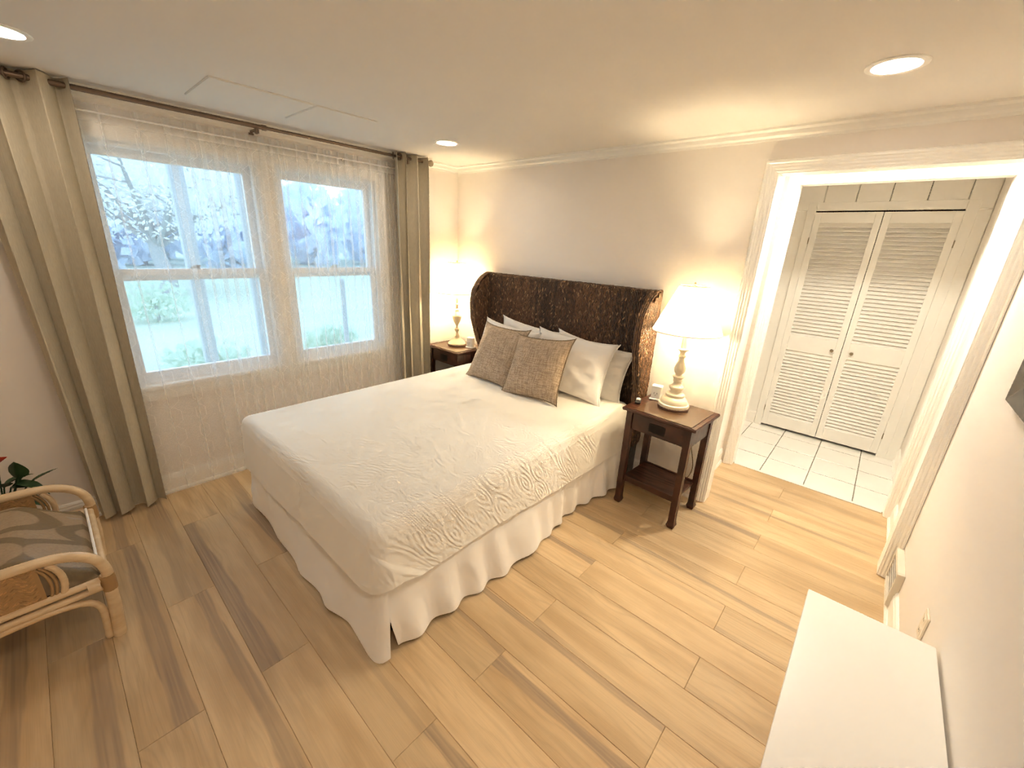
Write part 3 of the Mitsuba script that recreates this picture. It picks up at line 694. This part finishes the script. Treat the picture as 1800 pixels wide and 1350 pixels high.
# one strand: a spindle
def spindle(n=5):
    a = np.arange(n) * 2 * PI / n
    rings = [(-.5, .0), (-.30, .80), (.05, 1.0), (.32, .72), (.5, 0)]
    V = [(0, 0, -.5)]
    for h, r in rings[1:-1]: V += [(r * math.cos(q), r * math.sin(q), h) for q in a]
    V.append((0, 0, .5)); F = []
    for k in range(n):
        q = (k + 1) % n
        F += [(0, 1 + q, 1 + k), (len(V) - 1, 1 + 2 * n + k, 1 + 2 * n + q)]
        for r in range(2):
            o = 1 + r * n
            F += [(o + k, o + q, o + n + q), (o + k, o + n + q, o + n + k)]
    return np.array(V, float), np.array(F)
SPV, SPF = spindle()
def braid(P, N, width, seed, tone):
    """Braid along the polyline P (points), N its outward normals: V-laid strands, two a step."""
    g = np.random.default_rng(seed)
    P = np.asarray(P, float); N = np.asarray(N, float)
    d = np.r_[0, np.cumsum(np.linalg.norm(np.diff(P, axis=0), axis=1))]
    step = .0150
    Vs, Fs, Cs = [], [], []
    k = 0
    s = step * g.uniform(.3, .7)
    while s < d[-1] - step * .3:
        p = np.array([np.interp(s, d, P[:, c]) for c in range(3)]); nn = np.array([np.interp(s, d, N[:, c]) for c in range(3)]); nn /= np.linalg.norm(nn)
        i = min(np.searchsorted(d, s), len(P) - 1); i = max(i, 1)
        t = P[i] - P[i - 1]; t /= np.linalg.norm(t)
        b = np.cross(t, nn); b /= np.linalg.norm(b)
        for sd in (-1, 1):
            ang = math.radians(15 + g.uniform(-5, 5)) * sd
            ax = t * math.cos(ang) + b * math.sin(ang)
            sx = np.cross(nn, ax)
            c = p + b * sd * width * .235 + nn * (.003 + .0018 * g.uniform(-1, 1)) + t * g.uniform(-.003, .003) + t * sd * step * .25
            L = .034 * g.uniform(.9, 1.15); wq = width * .245 * g.uniform(.88, 1.12)
            V = c + (SPV[:, 2:3] * L) * ax + SPV[:, 0:1] * wq * sx + SPV[:, 1:2] * .0068 * nn
            Vs.append(V); Fs.append(SPF + k); k += len(V)
            q = tone * g.uniform(.5, 1.5)
            col = np.array([.070, .032, .014]) * q
            if g.random() < .07: col = np.array([.21, .125, .062]) * g.uniform(.7, 1.2)
            Cs.append(np.repeat(col[None], len(V), 0))
        s += step
    if not Vs: return None
    return trimesh.Trimesh(np.vstack(Vs), np.vstack(Fs), process=False), np.vstack(Cs)
def add_braid(P, N, width, seed, tone):
    r = braid(P, N, width, seed, tone)
    if r: obj('braid', r[0], 'seagrass', hbd, True, color=np.clip(r[1], 0, 1))
bw = .026
seed = 0
x = HX0b + .052
while x < HX1b - .045:                                       # front face
    tone = 1.0 + .30 * math.sin(x * 9.1) + random.uniform(-.25, .25)
    z = np.linspace(.50, HTOP - .012, 20)
    P = np.c_[np.full(20, x), np.full(20, -.090), z]
    P = np.vstack([P, [x, -.078, HTOP + .0]]); N = np.vstack([np.tile([0, -1., 0], (20, 1)), [0, -.6, .8]])
    add_braid(P, N, bw, seed, max(tone, .45)); seed += 1; x += bw
for xx, nx in ((HX0b + .042, 1), (HX1b - .042, -1), (HX0b + .004, -1), (HX1b - .004, 1)):     # wings: inner and outer faces
    y = -.098 if (nx > 0) == (xx < 1) else -.045
    while y > -.262:
        zs = zz[(wing_depth(zz) > -y + .008)]
        if len(zs) > 3:
            P = np.c_[np.full(len(zs), xx), np.full(len(zs), y), zs]
            add_braid(P, np.tile([nx, 0, 0.], (len(zs), 1)), bw, seed, random.uniform(.7, 1.25)); seed += 1
        y -= bw
for x0 in (HX0b, HX1b - .046):                               # front edges of the wings, following their curve
    for o in (.010, .036):
        zs = np.r_[zz, HTOP + .002]
        ds = np.r_[wing_depth(zz), .05]
        t = np.gradient(np.c_[-ds, zs], axis=0); nrm = np.c_[-t[:, 1], t[:, 0]]; nrm /= np.linalg.norm(nrm, axis=1, keepdims=True)
        P = np.c_[np.full(len(zs), x0 + o), -ds + .004, zs]
        add_braid(P, np.c_[np.zeros(len(zs)), nrm], bw, seed, random.uniform(.8, 1.2)); seed += 1
for y in (-.046, -.070):                                     # top edge
    xs_ = np.linspace(HX0b + .02, HX1b - .02, 60)
    add_braid(np.c_[xs_, np.full(60, y), np.full(60, HTOP - .004)], np.tile([0, 0, 1.], (60, 1)), bw, seed, .8); seed += 1

# ------------------------------------------------------------------ pillows and cushions
def pillow_grid(w, h, th, n=44, ear=.06, seed=0, wr=.01, pin=.05):
    u = np.linspace(-1, 1, n); v = np.linspace(-1, 1, n)
    U, V = np.meshgrid(u, v, indexing='ij')
    f = np.clip(1 - np.abs(U) ** 2.6, 0, 1) ** .5 * np.clip(1 - np.abs(V) ** 2.6, 0, 1) ** .5
    X = U * w / 2 * (1 - pin * (1 - V ** 2) * np.abs(U) ** 2 * 1.0) * (1 + ear * (np.abs(U * V) ** 6))
    Z = V * h / 2 * (1 - pin * (1 - U ** 2) * np.abs(V) ** 2 * 1.0) * (1 + ear * (np.abs(U * V) ** 6))
    e = np.clip(1 - np.maximum(np.abs(U), np.abs(V)), 0, 1)
    wn = (meshkit.fbm(np.dstack([U * 3.2, V * 3.2, 0 * U]), 4, seed) - .5) * wr * np.clip(e * 6, 0, 1)
    ridge = .6 * (np.abs(meshkit.noise(np.dstack([U * 2.2 + V * 1.5, V * 4.4 - U * 2.5, 0 * U + 2]), seed + 3) - .5) * 2) * wr * .9 * np.clip(e * 5, 0, 1)
    F = -th / 2 * f + wn + ridge; B = th / 2 * f + wn * .5
    A = np.dstack([X, F, Z]); Bk = np.dstack([X, B, Z])
    return A, Bk, np.dstack([X, Z])
def pillow_mesh(*a, **k):
    A, B, UV = pillow_grid(*a, **k)
    n = A.shape[0]
    m1 = grid(A, flip=True); m2 = grid(B)
    # both faces share the seam: join
    m = cat([m1, m2])
    m.merge_vertices(digits_vertex=6)
    return outward(m)
def place(bottom, tilt, yaw, roll, h):
    """bottom: centre of the lower edge; tilt: degrees leaning back (+y)."""
    return tr(*bottom) @ rot(yaw, [0, 0, 1]) @ rot(-tilt, [1, 0, 0]) @ rot(roll, [0, 1, 0]) @ tr(0, 0, h / 2)
def pillow(label, bottom, tilt, yaw, roll, w, h, th, seed, group=None):
    k = thing('pillow', label, 'pillow', group)
    m = pillow_mesh(w, h, th, seed=seed, wr=.026, ear=.05, pin=.07)
    m.apply_transform(place(bottom, tilt, yaw, roll, h))
    obj('case', m, 'pillow_cotton', k, 60)
    # the open hem of the pillowcase
    A, B, _ = pillow_grid(w, h, th, seed=seed, wr=.026, ear=.05, pin=.07)
    rim = A[-1, :, :].copy(); 
    P = rim + [.002, 0, 0]
    m = tube(P, .0035, 6); m.apply_transform(place(bottom, tilt, yaw, roll, h)); obj('hem', m, 'pillow_cotton', k, True)
pillow('white pillow at the back left, standing against the headboard', (1.05, -.205, .620), 9, -1, 4, .64, .42, .10, 31)
pillow('white pillow at the back right, its grey-shaded corner showing past the others', (1.645, -.200, .620), 9, 1, 6, .64, .39, .10, 47)
pillow('white pillow at the front left, mostly behind the left tan cushion', (.92, -.385, .625), 22, -5, 2, .64, .42, .14, 52)
pillow('large creased white pillow at the front right, behind the right tan cushion', (1.565, -.380, .625), 23, 3, 2, .66, .44, .15, 64)

def cushion(label, bottom, tilt, yaw, roll, s, seed):
    k = thing('cushion', label, 'cushion', 'tan linen cushions on the bed')
    M = place(bottom, tilt, yaw, roll, s)
    A, B, UV = pillow_grid(s, s, .13, n=48, ear=.07, seed=seed, wr=.012, pin=.055)
    m1 = grid(A, flip=True); m2 = grid(B)
    m = outward(cat([m1, m2])); uv = np.vstack([UV.reshape(-1, 2), UV.reshape(-1, 2)])
    m.apply_transform(M); obj('cover', m, 'linen_tan', k, True, uv=uv)
    n = A.shape[0]
    rim = np.vstack([A[:, 0], A[-1, 1:], A[::-1, -1][1:], A[0, ::-1][1:-1]])
    fl = []
    c = rim * 1.0
    o = rim.copy(); o[:, 0] *= 1 + .030; o[:, 2] *= 1 + .030
    wob = .004 * (meshkit.noise(rim * 20, seed) - .5)
    o[:, 1] += wob
    V = np.stack([rim * [.985, 1, .985], o], 0)
    V = np.concatenate([V, V[:, :1]], 1)
    sh = shell(V, .0045); sh.apply_transform(M)
    obj('flange', sh, 'linen_edge', k, 40)
cushion('tan linen cushion with a dark flange, leftmost of the two on the bed', (1.015, -.590, .622), 29, -3, -1, .455, 71)
cushion('tan linen cushion with a dark flange, rightmost of the two on the bed', (1.475, -.630, .622), 31, 3, -5, .455, 88)

# ------------------------------------------------------------------ nightstands
def nightstand(label, corner_fl, yaw, pull=True):
    k = thing('nightstand', label, 'nightstand', 'mahogany nightstands beside the bed')
    M = tr(*corner_fl, 0) @ rot(yaw, [0, 0, 1])
    w, d, h = .474, .385, .70
    def add(nm, m, mm, parent=k, sm=False):
        return obj(nm, moved(m, M), mm, parent, sm)
    add('top', bx(0, w, 0, d, h - .022, h, .006), 'mahogany')
    add('glass_sheet', bx(.075, w - .03, .012, d - .012, h - .0005, h + .004, .001), 'table_glass')
    def leg(x, y):
        q = .019
        ring = lambda s, z: [(x - s, y - s, z), (x + s, y - s, z), (x + s, y + s, z), (x - s, y + s, z)]
        return cat([trimesh.convex.convex_hull(np.array(ring(.019, .045) + ring(.0195, h - .022))), trimesh.convex.convex_hull(np.array(ring(.017, .0) + ring(.025, .022) + ring(.0185, .05)))])
    for x in (.047, w - .047):
        for y in (.040, d - .040): add('leg', leg(x, y), 'mahogany')
    add('apron', bx(.060, w - .060, d - .050, d - .034, h - .145, h - .022, .002), 'mahogany')
    add('apron', bx(.034, .050, .056, d - .056, h - .145, h - .022, .002), 'mahogany')
    add('apron', bx(w - .050, w - .034, .056, d - .056, h - .145, h - .022, .002), 'mahogany')
    dr_ = add('drawer', bx(.068, w - .068, .030, .300, h - .142, h - .030, .002), 'mahogany')
    add('recessed_pull', cat([bx(w / 2 - .052, w / 2 + .052, .0265, .0305, h - .118, h - .060, .001)]), 'dark_void', dr_)
    add('shelf', bx(.055, w - .055, .052, d - .048, .185, .203, .003), 'mahogany')
    add('stretcher', bx(.060, w - .060, .040, .054, .170, .212, .003), 'mahogany')
    add('stretcher', bx(.060, w - .060, d - .054, d - .040, .170, .212, .003), 'mahogany')
    return k, M
nsR, MR = nightstand('dark mahogany nightstand right of the bed, next to the doorway', (2.114, -.452), -3)
nsL, ML = nightstand('dark mahogany nightstand in the corner left of the bed, behind the curtain', (.000, -.405), -.5)

# ------------------------------------------------------------------ table lamps
def lamp(label, x, y, prof, dark, shade):
    k = thing('table_lamp', label, 'table lamp', None)
    z0 = .704
    obj('base', lathe([(r, z0 + z) for z, r in prof], 56, (x, y, 0)), 'lamp_cream', k, 35)
    obj('base_ring', lathe([(0, z0), (dark - .002, z0), (dark, z0 + .004), (dark, z0 + .012), (dark - .004, z0 + .016), (0, z0 + .016)], 56, (x, y, 0)), 'lamp_dark', k, 35)
    rb, rt, zb, zt = shade
    n = 72
    a = np.linspace(0, 2 * PI, n, endpoint=False)
    V = np.array([[(x + r * math.cos(q), y + r * math.sin(q), z) for q in a] for r, z in ((rb, zb), ((rb + rt) / 2, (zb + zt) / 2), (rt, zt))])
    sh = obj('shade', grid(V, wrap=True), 'lamp_shade_cloth', k, True)
    for r, z in ((rb, zb), (rt, zt)):
        obj('shade_rim', tube(np.c_[x + r * np.cos(a), y + r * np.sin(a), np.full(n, z)], .0028, 6, True), 'lamp_cream', sh, True)
    zs = z0 + prof[-1][0]
    obj('socket', lathe([(0, zs - .005), (.014, zs - .005), (.014, zs + .03), (.009, zs + .035), (0, zs + .035)], 20, (x, y, 0)), 'brass', k, 35)
    zc = zs + .072
    hp = [(x + .05 * math.sin(q) * (1.0), y, zs + .01 + (zt - zs - .01) * (1 - math.cos(q)) / 2) for q in np.linspace(0, PI, 14)]
    hq = [(2 * x - a_, b, c) for a_, b, c in hp]
    obj('harp', cat([tube(smoothpath(hp, 24), .0018, 5), tube(smoothpath(hq, 24), .0018, 5)] + [tube(np.array([[x, y, zt], [x + rt * math.cos(q), y + rt * math.sin(q), zt]]), .0018, 5) for q in (0, 2.09, 4.19)]), 'brass', k, True)
    obj('finial', lathe([(0, zt), (.006, zt), (.004, zt + .006), (.007, zt + .010), (.006, zt + .018), (0, zt + .022)], 16, (x, y, 0)), 'brass', k, 35)
    b = obj('bulb', trimesh.creation.icosphere(2, .045).apply_translation((x, y, zc)), 'white_plastic', k, True)
    scene[b]['emitter'] = area(BULB_RAD)
profR = [(0.012, 0), (.012, .094), (.018, .0945), (.026, .095), (.032, .092), (.035, .084), (.040, .083), (.052, .080), (.062, .074), (.072, .064), (.078, .056), (.080, .057), (.087, .0585), (.094, .056), (.098, .048), (.104, .036), (.114, .033), (.122, .035),
         (.130, .043), (.137, .0455), (.144, .043), (.150, .034), (.156, .027), (.164, .0225), (.172, .0225), (.176, .027), (.184, .028), (.190, .025), (.196, .026), (.204, .034), (.208, .0355), (.211, .034), (.215, .022), (.222, .0185), (.230, .024), (.242, .031), (.254, .0335), (.266, .0325), (.282, .027), (.300, .0205),
         (.318, .016), (.328, .015), (.334, .020), (.340, .0225), (.345, .021), (.349, .015), (.362, .0145), (.372, .020), (.380, .032), (.384, .0345), (.387, .033), (.389, .018), (.393, .0172), (.46, .0165), (.505, .0160), (.505, 0)]
profL = [(0.012, 0), (.012, .084), (.022, .086), (.030, .080), (.034, .072), (.044, .066), (.056, .054), (.064, .040), (.070, .026), (.078, .022), (.088, .022), (.094, .024), (.100, .020), (.108, .014), (.122, .010), (.136, .016), (.150, .0225), (.158, .024), (.162, .016), (.172, .009), (.186, .0085), (.196, .012), (.210, .020), (.230, .030), (.252, .038), (.272, .042),
         (.280, .044), (.286, .042), (.290, .040), (.300, .036), (.314, .028), (.326, .020), (.332, .019), (.338, .022), (.346, .019), (.352, .012), (.376, .011), (.384, .016), (.392, .017), (.398, .012), (.412, .010), (.424, .013), (.440, .0125), (.456, .009), (.48, .009), (.505, .009), (.505, 0)]
lamp('turned cream lamp with a lit pleated-edge cone shade on the nightstand by the doorway', 2.352, -.222, profR, .096, (.200, .083, 1.198, 1.468))
lamp('turned cream urn lamp with a glowing shade in the corner left of the bed', .225, -.205, profL, .090, (.200, .083, 1.205, 1.468))
labels['table_lamp']['label'] = 'turned cream lamp with a lit white cone shade on the nightstand by the doorway'
k = 'lamp_cord'; obj(k, tube(smoothpath([(2.44, -.09, .66), (2.47, -.07, .52), (2.475, -.075, .40), (2.50, -.07, .30), (2.49, -.06, .19), (2.40, -.03, .10)], 30), .003, 6), 'cord_brown', None, True)
labels[k] = {'label': 'thin brown lamp cord hanging behind the right nightstand', 'category': 'cord'}

# chargers, remote
def outlet_cube(label, x, y, yaw, mm='white_plastic'):
    k = thing('outlet_cube', label, 'charger', None)
    M = tr(x, y, .704) @ rot(yaw, [0, 0, 1])
    obj('base', moved(bx(-.040, .040, -.032, .032, 0, .012, .004), M), mm, k)
    obj('body', moved(bx(-.032, .032, -.024, .024, .012, .094, .006), M), mm, k)
    obj('cap', moved(bx(-.034, .034, -.026, .026, .090, .100, .004), M), mm, k)
    for dx_, w_ in ((-.012, .003), (.006, .003)):
        obj('slot', moved(bx(dx_ - w_ / 2, dx_ + w_ / 2, -.0255, -.022, .045, .054), M), 'black_plastic', k)
    obj('slot', moved(bx(-.005, .000, -.0255, -.022, .033, .038), M), 'black_plastic', k)
outlet_cube('white outlet cube charger beside the lamp on the right nightstand', 2.212, -.165, 12)
outlet_cube('small white charger block behind the urn lamp on the left nightstand', .385, -.175, 14)
k = thing('remote_control', 'small black remote with white buttons on the right nightstand', 'remote')
M = tr(2.150, -.300, .700) @ rot(20, [0, 0, 1])
obj('body', moved(bx(-.018, .018, -.045, .045, 0, .018, .006), M), 'black_plastic', k)
for a in range(4):
    obj('button', moved(lathe([(0, 0), (.0065, 0), (.006, .003), (0, .0035)], 12, (.0085 * math.cos(a * PI / 2), .018 + .0085 * math.sin(a * PI / 2), .018)), M), 'white_plastic', k)
obj('button', moved(bx(-.014, .014, -.006, .000, .017, .020, .001), M), 'white_plastic', k)

# ------------------------------------------------------------------ white console at the right wall
k = thing('console', 'low white console along the right wall in the foreground', 'console')
DX0, DX1, DY0, DY1, DZ = 3.250, 3.590, -2.40, -1.122, .498
obj('top', bx(DX0, DX1, DY0, DY1, DZ - .022, DZ, .0015), 'white_plastic', k)
obj('side_panel', bx(DX0 + .03, DX1, DY1 - .020, DY1 - .002, .0, DZ - .022, .001), 'white_plastic', k)
obj('side_panel', bx(DX0 + .03, DX1, DY0 + .002, DY0 + .020, .0, DZ - .022, .001), 'white_plastic', k)
obj('back_panel', bx(DX1 - .010, DX1, DY0 + .02, DY1 - .02, .02, DZ - .022), 'white_plastic', k)
obj('bottom_panel', bx(DX0 + .046, DX1 - .01, DY0 + .02, DY1 - .02, .05, .068), 'white_plastic', k)
for i in range(3):
    a = DY0 + .022 + i * (DY1 - DY0 - .044) / 3; b = DY0 + .022 + (i + 1) * (DY1 - DY0 - .044) / 3
    obj('door', bx(DX0 + .03, DX0 + .046, a + .002, b - .002, .055, DZ - .025, .0015), 'white_plastic', k)
obj('plinth', bx(DX0 + .06, DX0 + .075, DY0 + .02, DY1 - .02, 0, .05), 'white_plastic', k)

# wall fittings on the right wall
k = thing('vent_register', 'almond baseboard vent register by the door casing, low on the right wall', 'vent')
obj('frame', cat([bx(W - .030, W, -.305, -.292, .03, .225, .002), bx(W - .030, W, -.052, -.040, .03, .225, .002), bx(W - .030, W, -.292, -.052, .200, .225, .002), bx(W - .030, W, -.292, -.052, .03, .048, .002)]), 'grille_metal', k)
obj('duct', bx(W - .004, W + .001, -.292, -.052, .045, .205), 'dark_void', k)
for i in range(5):
    s = bx(-.011, .011, -.292, -.052, -.0012, .0012); s.apply_transform(tr(W - .017, 0, .070 + i * .028) @ rot(35, [0, 1, 0])); obj('louvre', s, 'grille_metal', k)
k = thing('wall_outlet', 'almond wall outlet plate above the baseboard near the console', 'outlet')
obj('plate', bx(W - .007, W, -.915, -.838, .335, .450, .003), 'plate_almond', k)
for z in (.368, .417):
    obj('socket', bx(W - .009, W - .006, -.893, -.860, z - .016, z + .016, .002), 'plate_almond', k)
    for y in (-.883, -.870): obj('slot', bx(W - .0095, W - .0088, y - .0012, y + .0012, z - .005, z + .006), 'black_plastic', k)
k = thing('framed_picture', 'black framed picture on the right wall, beside the doorway casing', 'picture frame')
def bevelframe(y0, y1, z0, z1, w, dep):
    o = [(y0, z0), (y1, z0), (y1, z1), (y0, z1)]; i = [(y0 + w, z0 + w), (y1 - w, z0 + w), (y1 - w, z1 - w), (y0 + w, z1 - w)]
    V = [(W - .0005, *q) for q in o] + [(W - dep, *q) for q in o] + [(W - dep * .45, *q) for q in i] + [(W - .0005, *q) for q in i]
    F = []
    for a in (0, 4, 8):
        for j in range(4):
            q = (j + 1) % 4; F += [(a + j, a + q, a + 4 + q), (a + j, a + 4 + q, a + 4 + j)]
    return trimesh.Trimesh(np.array(V), F, process=False)
obj('frame', bevelframe(-1.62, -.724, 1.238, 1.90, .060, .026), 'frame_black', k)
obj('picture', bx(W - .008, W - .001, -1.565, -.780, 1.294, 1.844), 'art_grey', k)

# ------------------------------------------------------------------ recessed lights
def can(x, y, label, rad, group='recessed ceiling lights'):
    k = thing('recessed_light', label, 'ceiling light', group)
    obj('trim_ring', lathe([(.066, H - .001), (.070, H - .005), (.082, H - .006), (.088, H - .003), (.089, H), (.066, H)], 48, (x, y, 0)), 'trim_paint', k, 40)
    m = lathe([(0, H - .0030), (.067, H - .0030)], 48, (x, y, 0))
    if m.face_normals[:, 2].mean() > 0: m.invert()
    b = obj('lens', m, 'white_plastic', k)
    scene[b]['emitter'] = area(rad)
can(3.028, -.655, 'recessed light in the ceiling above the doorway wall', CAN_RAD)
can(.683, -.698, 'recessed light in the ceiling near the far corner curtain', CAN_RAD)
can(.605, -2.69, 'recessed light in the ceiling at the top left corner of the photo', CAN_RAD)
can(3.028, -2.69, 'recessed light in the ceiling above the camera, outside the photo', tuple(1.9 * c for c in CAN_RAD))
can(3.05, .40, 'recessed light in the passage ceiling beyond the doorway', HALL_RAD)

# ------------------------------------------------------------------ rattan chair
rc = thing('rattan_armchair', 'rattan armchair with wicker arm panels and a brown patterned seat in the left foreground', 'armchair')
def armside(x, inner):
    arm = smoothpath([(x, -3.62, .445), (x, -3.35, .462), (x, -3.05, .460), (x, -2.93, .440), (x, -2.862, .385), (x, -2.842, .310), (x, -2.846, .262)], 40)
    obj('arm', tube(arm, .0185, 12), 'rattan_cane', rc, True)
    obj('leg', tube(np.array([(x, -2.846, .305), (x, -2.850, .15), (x, -2.862, 0)]), [.020, .021, .0225], 12), 'rattan_cane', rc, 40)
    obj('leg', tube(np.array([(x, -3.60, .46), (x, -3.61, .2), (x, -3.63, 0)]), [.019, .020, .021], 12), 'rattan_cane', rc, 40)
    for z in (.288, .252):
        obj('rail', tube(np.array([(x, -3.60, z), (x, -2.86, z)]), .0135, 10), 'rattan_cane', rc, True)
    br = smoothpath([(x, -3.575, .02), (x, -3.56, .16), (x, -3.49, .222), (x, -3.2, .228), (x, -2.98, .226), (x, -2.905, .195), (x, -2.886, .12), (x, -2.892, .006)], 40)
    obj('brace', tube(br, .0125, 10), 'rattan_cane', rc, True)
    # oval end of the wicker panel
    ov = smoothpath([(x, -2.972, .282), (x, -2.958, .33), (x, -2.960, .385), (x, -2.985, .435)], 16)
    obj('panel_end', tube(ov, .011, 8), 'rattan_cane', rc, True)
    for o in (.020, .033):
        obj('panel_edge', tube(ov + [0, -o, 0], .005, 6), 'binding', rc, True)
    # herringbone wicker
    Vs, Fs, Cs = [], [], []; kk = 0
    g = np.random.default_rng(5)
    yy = np.arange(-3.58, -3.025, .0085)
    for i, y in enumerate(yy):
        for j in range(9):
            z = .309 + j * .0155
            sg = 1 if (i // 4) % 2 == 0 else -1
            ax = np.array([0, math.cos(.75), sg * math.sin(.75)]); nn = np.array([1, 0, 0]); sx = np.cross(nn, ax)
            V = np.array([x, y, z]) + SPV[:, 2:3] * .022 * ax + SPV[:, 0:1] * .0042 * sx + SPV[:, 1:2] * .0035 * nn
            Vs.append(V); Fs.append(SPF + kk); kk += len(V)
            Cs.append(np.repeat((np.array([.42, .25, .115]) * g.uniform(.65, 1.25))[None], len(V), 0))
    obj('wicker_panel', cat([trimesh.Trimesh(np.vstack(Vs), np.vstack(Fs), process=False)]), 'wicker', rc, True, color=np.vstack(Cs))
    obj('panel_backing', bx(x - .002, x + .002, -3.59, -3.010, .292, .448), 'binding', rc)
    for z in (.262,):
        obj('binding', tube(np.array([(x, -2.906, .270), (x, -2.870, .270)]), .0285, 12), 'rattan_cane', rc, 40)
        obj('binding', lathe([(0, .232), (.0235, .232), (.0245, .25), (.0245, .285), (.0235, .303), (0, .303)], 16, (x, -2.847, 0)), 'binding', rc, 40)
armside(1.11, -1); armside(.455, 1)
for y, z in ((-2.850, .285), (-3.60, .285), (-2.850, .252)):
    obj('rail', tube(np.array([(.455, y, z), (1.11, y, z)]), .0125, 10), 'rattan_cane', rc, True)
bk = smoothpath([(.455, -3.60, .40), (.455, -3.70, .75), (.50, -3.74, .90), (.62, -3.75, .95), (.78, -3.755, .96), (.94, -3.75, .95), (1.06, -3.74, .90), (1.11, -3.70, .75), (1.11, -3.60, .40)], 50)
obj('back_hoop', tube(bk, .019, 12), 'rattan_cane', rc, True)
for x_ in np.linspace(.53, 1.035, 8): obj('back_spindle', tube(np.array([(x_, -3.60, .29), (x_, -3.745, .93)]), .007, 8), 'rattan_cane', rc, True)
def seat_cushion():
    n = 40
    X, Y = np.meshgrid(np.linspace(.482, 1.083, n), np.linspace(-3.60, -2.862, n), indexing='ij')
    e = np.minimum(np.minimum(X - .482, 1.083 - X), np.minimum(Y + 3.60, -2.862 - Y))
    rr = np.clip(e / .035, 0, 1)
    top = .262 + .055 * np.sqrt(1 - (1 - rr) ** 2) + .135 * smooth01((-2.86 - Y) / .22) * smooth01(e / .12 + .35)
    A = np.dstack([X, Y, top]); B = np.dstack([X, Y, np.full_like(X, .262)])
    return cat([grid(A), grid(B, flip=True)])
def smooth01(t): t = np.clip(t, 0, 1); return t * t * (3 - 2 * t)
sc_ = seat_cushion(); sc_.merge_vertices(digits_vertex=6)
obj('seat_cushion', sc_, 'seat_fabric', rc, 50)
pip = np.array([(.50, -2.862, .312), (1.065, -2.862, .312)])
obj('piping', tube(pip, .005, 8), 'skirt_cloth', rc, True)

# ------------------------------------------------------------------ potted plant behind the chair
pl = thing('potted_plant', 'dark green leafy potted plant with a red flower behind the rattan chair', 'plant')
PX, PY = .26, -3.13
obj('pot', lathe([(0, 0), (.075, 0), (.085, .02), (.105, .22), (.112, .225), (.112, .25), (.100, .25), (.095, .23), (0, .23)], 36, (PX, PY, 0)), 'pot_clay', pl, 35)
obj('soil', lathe([(0, .235), (.097, .235)], 24, (PX, PY, 0)), 'soil', pl)
def leaf(base, tip, width, droop, twist):
    base, tip = np.array(base, float), np.array(tip, float)
    n, mN = 12, 7
    d = tip - base; L = np.linalg.norm(d); d /= L
    sd = np.cross(d, [0, 0, 1.0]); sd /= np.linalg.norm(sd) + 1e-9
    up = np.cross(sd, d)
    sd, up = sd * math.cos(twist) + up * math.sin(twist), up * math.cos(twist) - sd * math.sin(twist)
    V = np.zeros((n, mN, 3))
    for i in range(n):
        t = i / (n - 1)
        w = width * (math.sin(PI * min(t ** .72, 1)) ** .9) * (1 - .25 * t) + .0006
        for j in range(mN):
            q = (j / (mN - 1) - .5) * 2
            V[i, j] = base + d * L * t + sd * w / 2 * q + up * (droop * 4 * t * (1 - t) * L * .25 + .18 * w * abs(q)) - np.array([0, 0, 1]) * droop * t * t * L * .6
    return shell(V, .0012)
cz = .42
LV = [((.27, -3.02, .425), (.27, -2.915, .470), .045, .05, .2), ((.27, -3.05, .46), (.30, -3.04, .57), .085, .1, .9), ((.28, -3.06, .44), (.33, -2.965, .385), .07, .3, .1), ((.26, -3.1, .43), (.35, -3.12, .50), .08, .2, .3),
      ((.25, -3.08, .42), (.30, -2.98, .42), .06, .3, -.3), ((.25, -3.1, .43), (.22, -3.0, .46), .07, .2, .2), ((.28, -3.10, .40), (.42, -3.03, .38), .08, .3, .2), ((.27, -3.12, .42), (.38, -3.2, .45), .08, .2, .1), ((.25, -3.15, .42), (.2, -3.28, .50), .08, .2, 0), ((.3, -3.08, .38), (.40, -2.98, .36), .075, .3, -.2), ((.26, -3.06, .43), (.285, -3.005, .51), .03, .1, .5)]
for b, t, w, dq, tw in LV:
    obj('leaf', leaf(b, t, w, dq, tw), 'leaf_green', pl, True)
    b = np.array(b)
    obj('stem', tube(smoothpath([(PX + .02 * (b[0] - PX), PY + .1 * (b[1] - PY), .22), (PX + .5 * (b[0] - PX), PY + .5 * (b[1] - PY), .34), b], 10), .003, 6), 'leaf_green', pl, True)
obj('flower', leaf((.25, -3.14, .545), (.27, -3.055, .590), .06, .1, 1.0), 'flower_red', pl, True)
obj('stem', tube(smoothpath([(PX, PY, .22), (.262, -3.11, .42), (.27, -3.09, .565)], 10), .003, 6), 'leaf_green', pl, True)
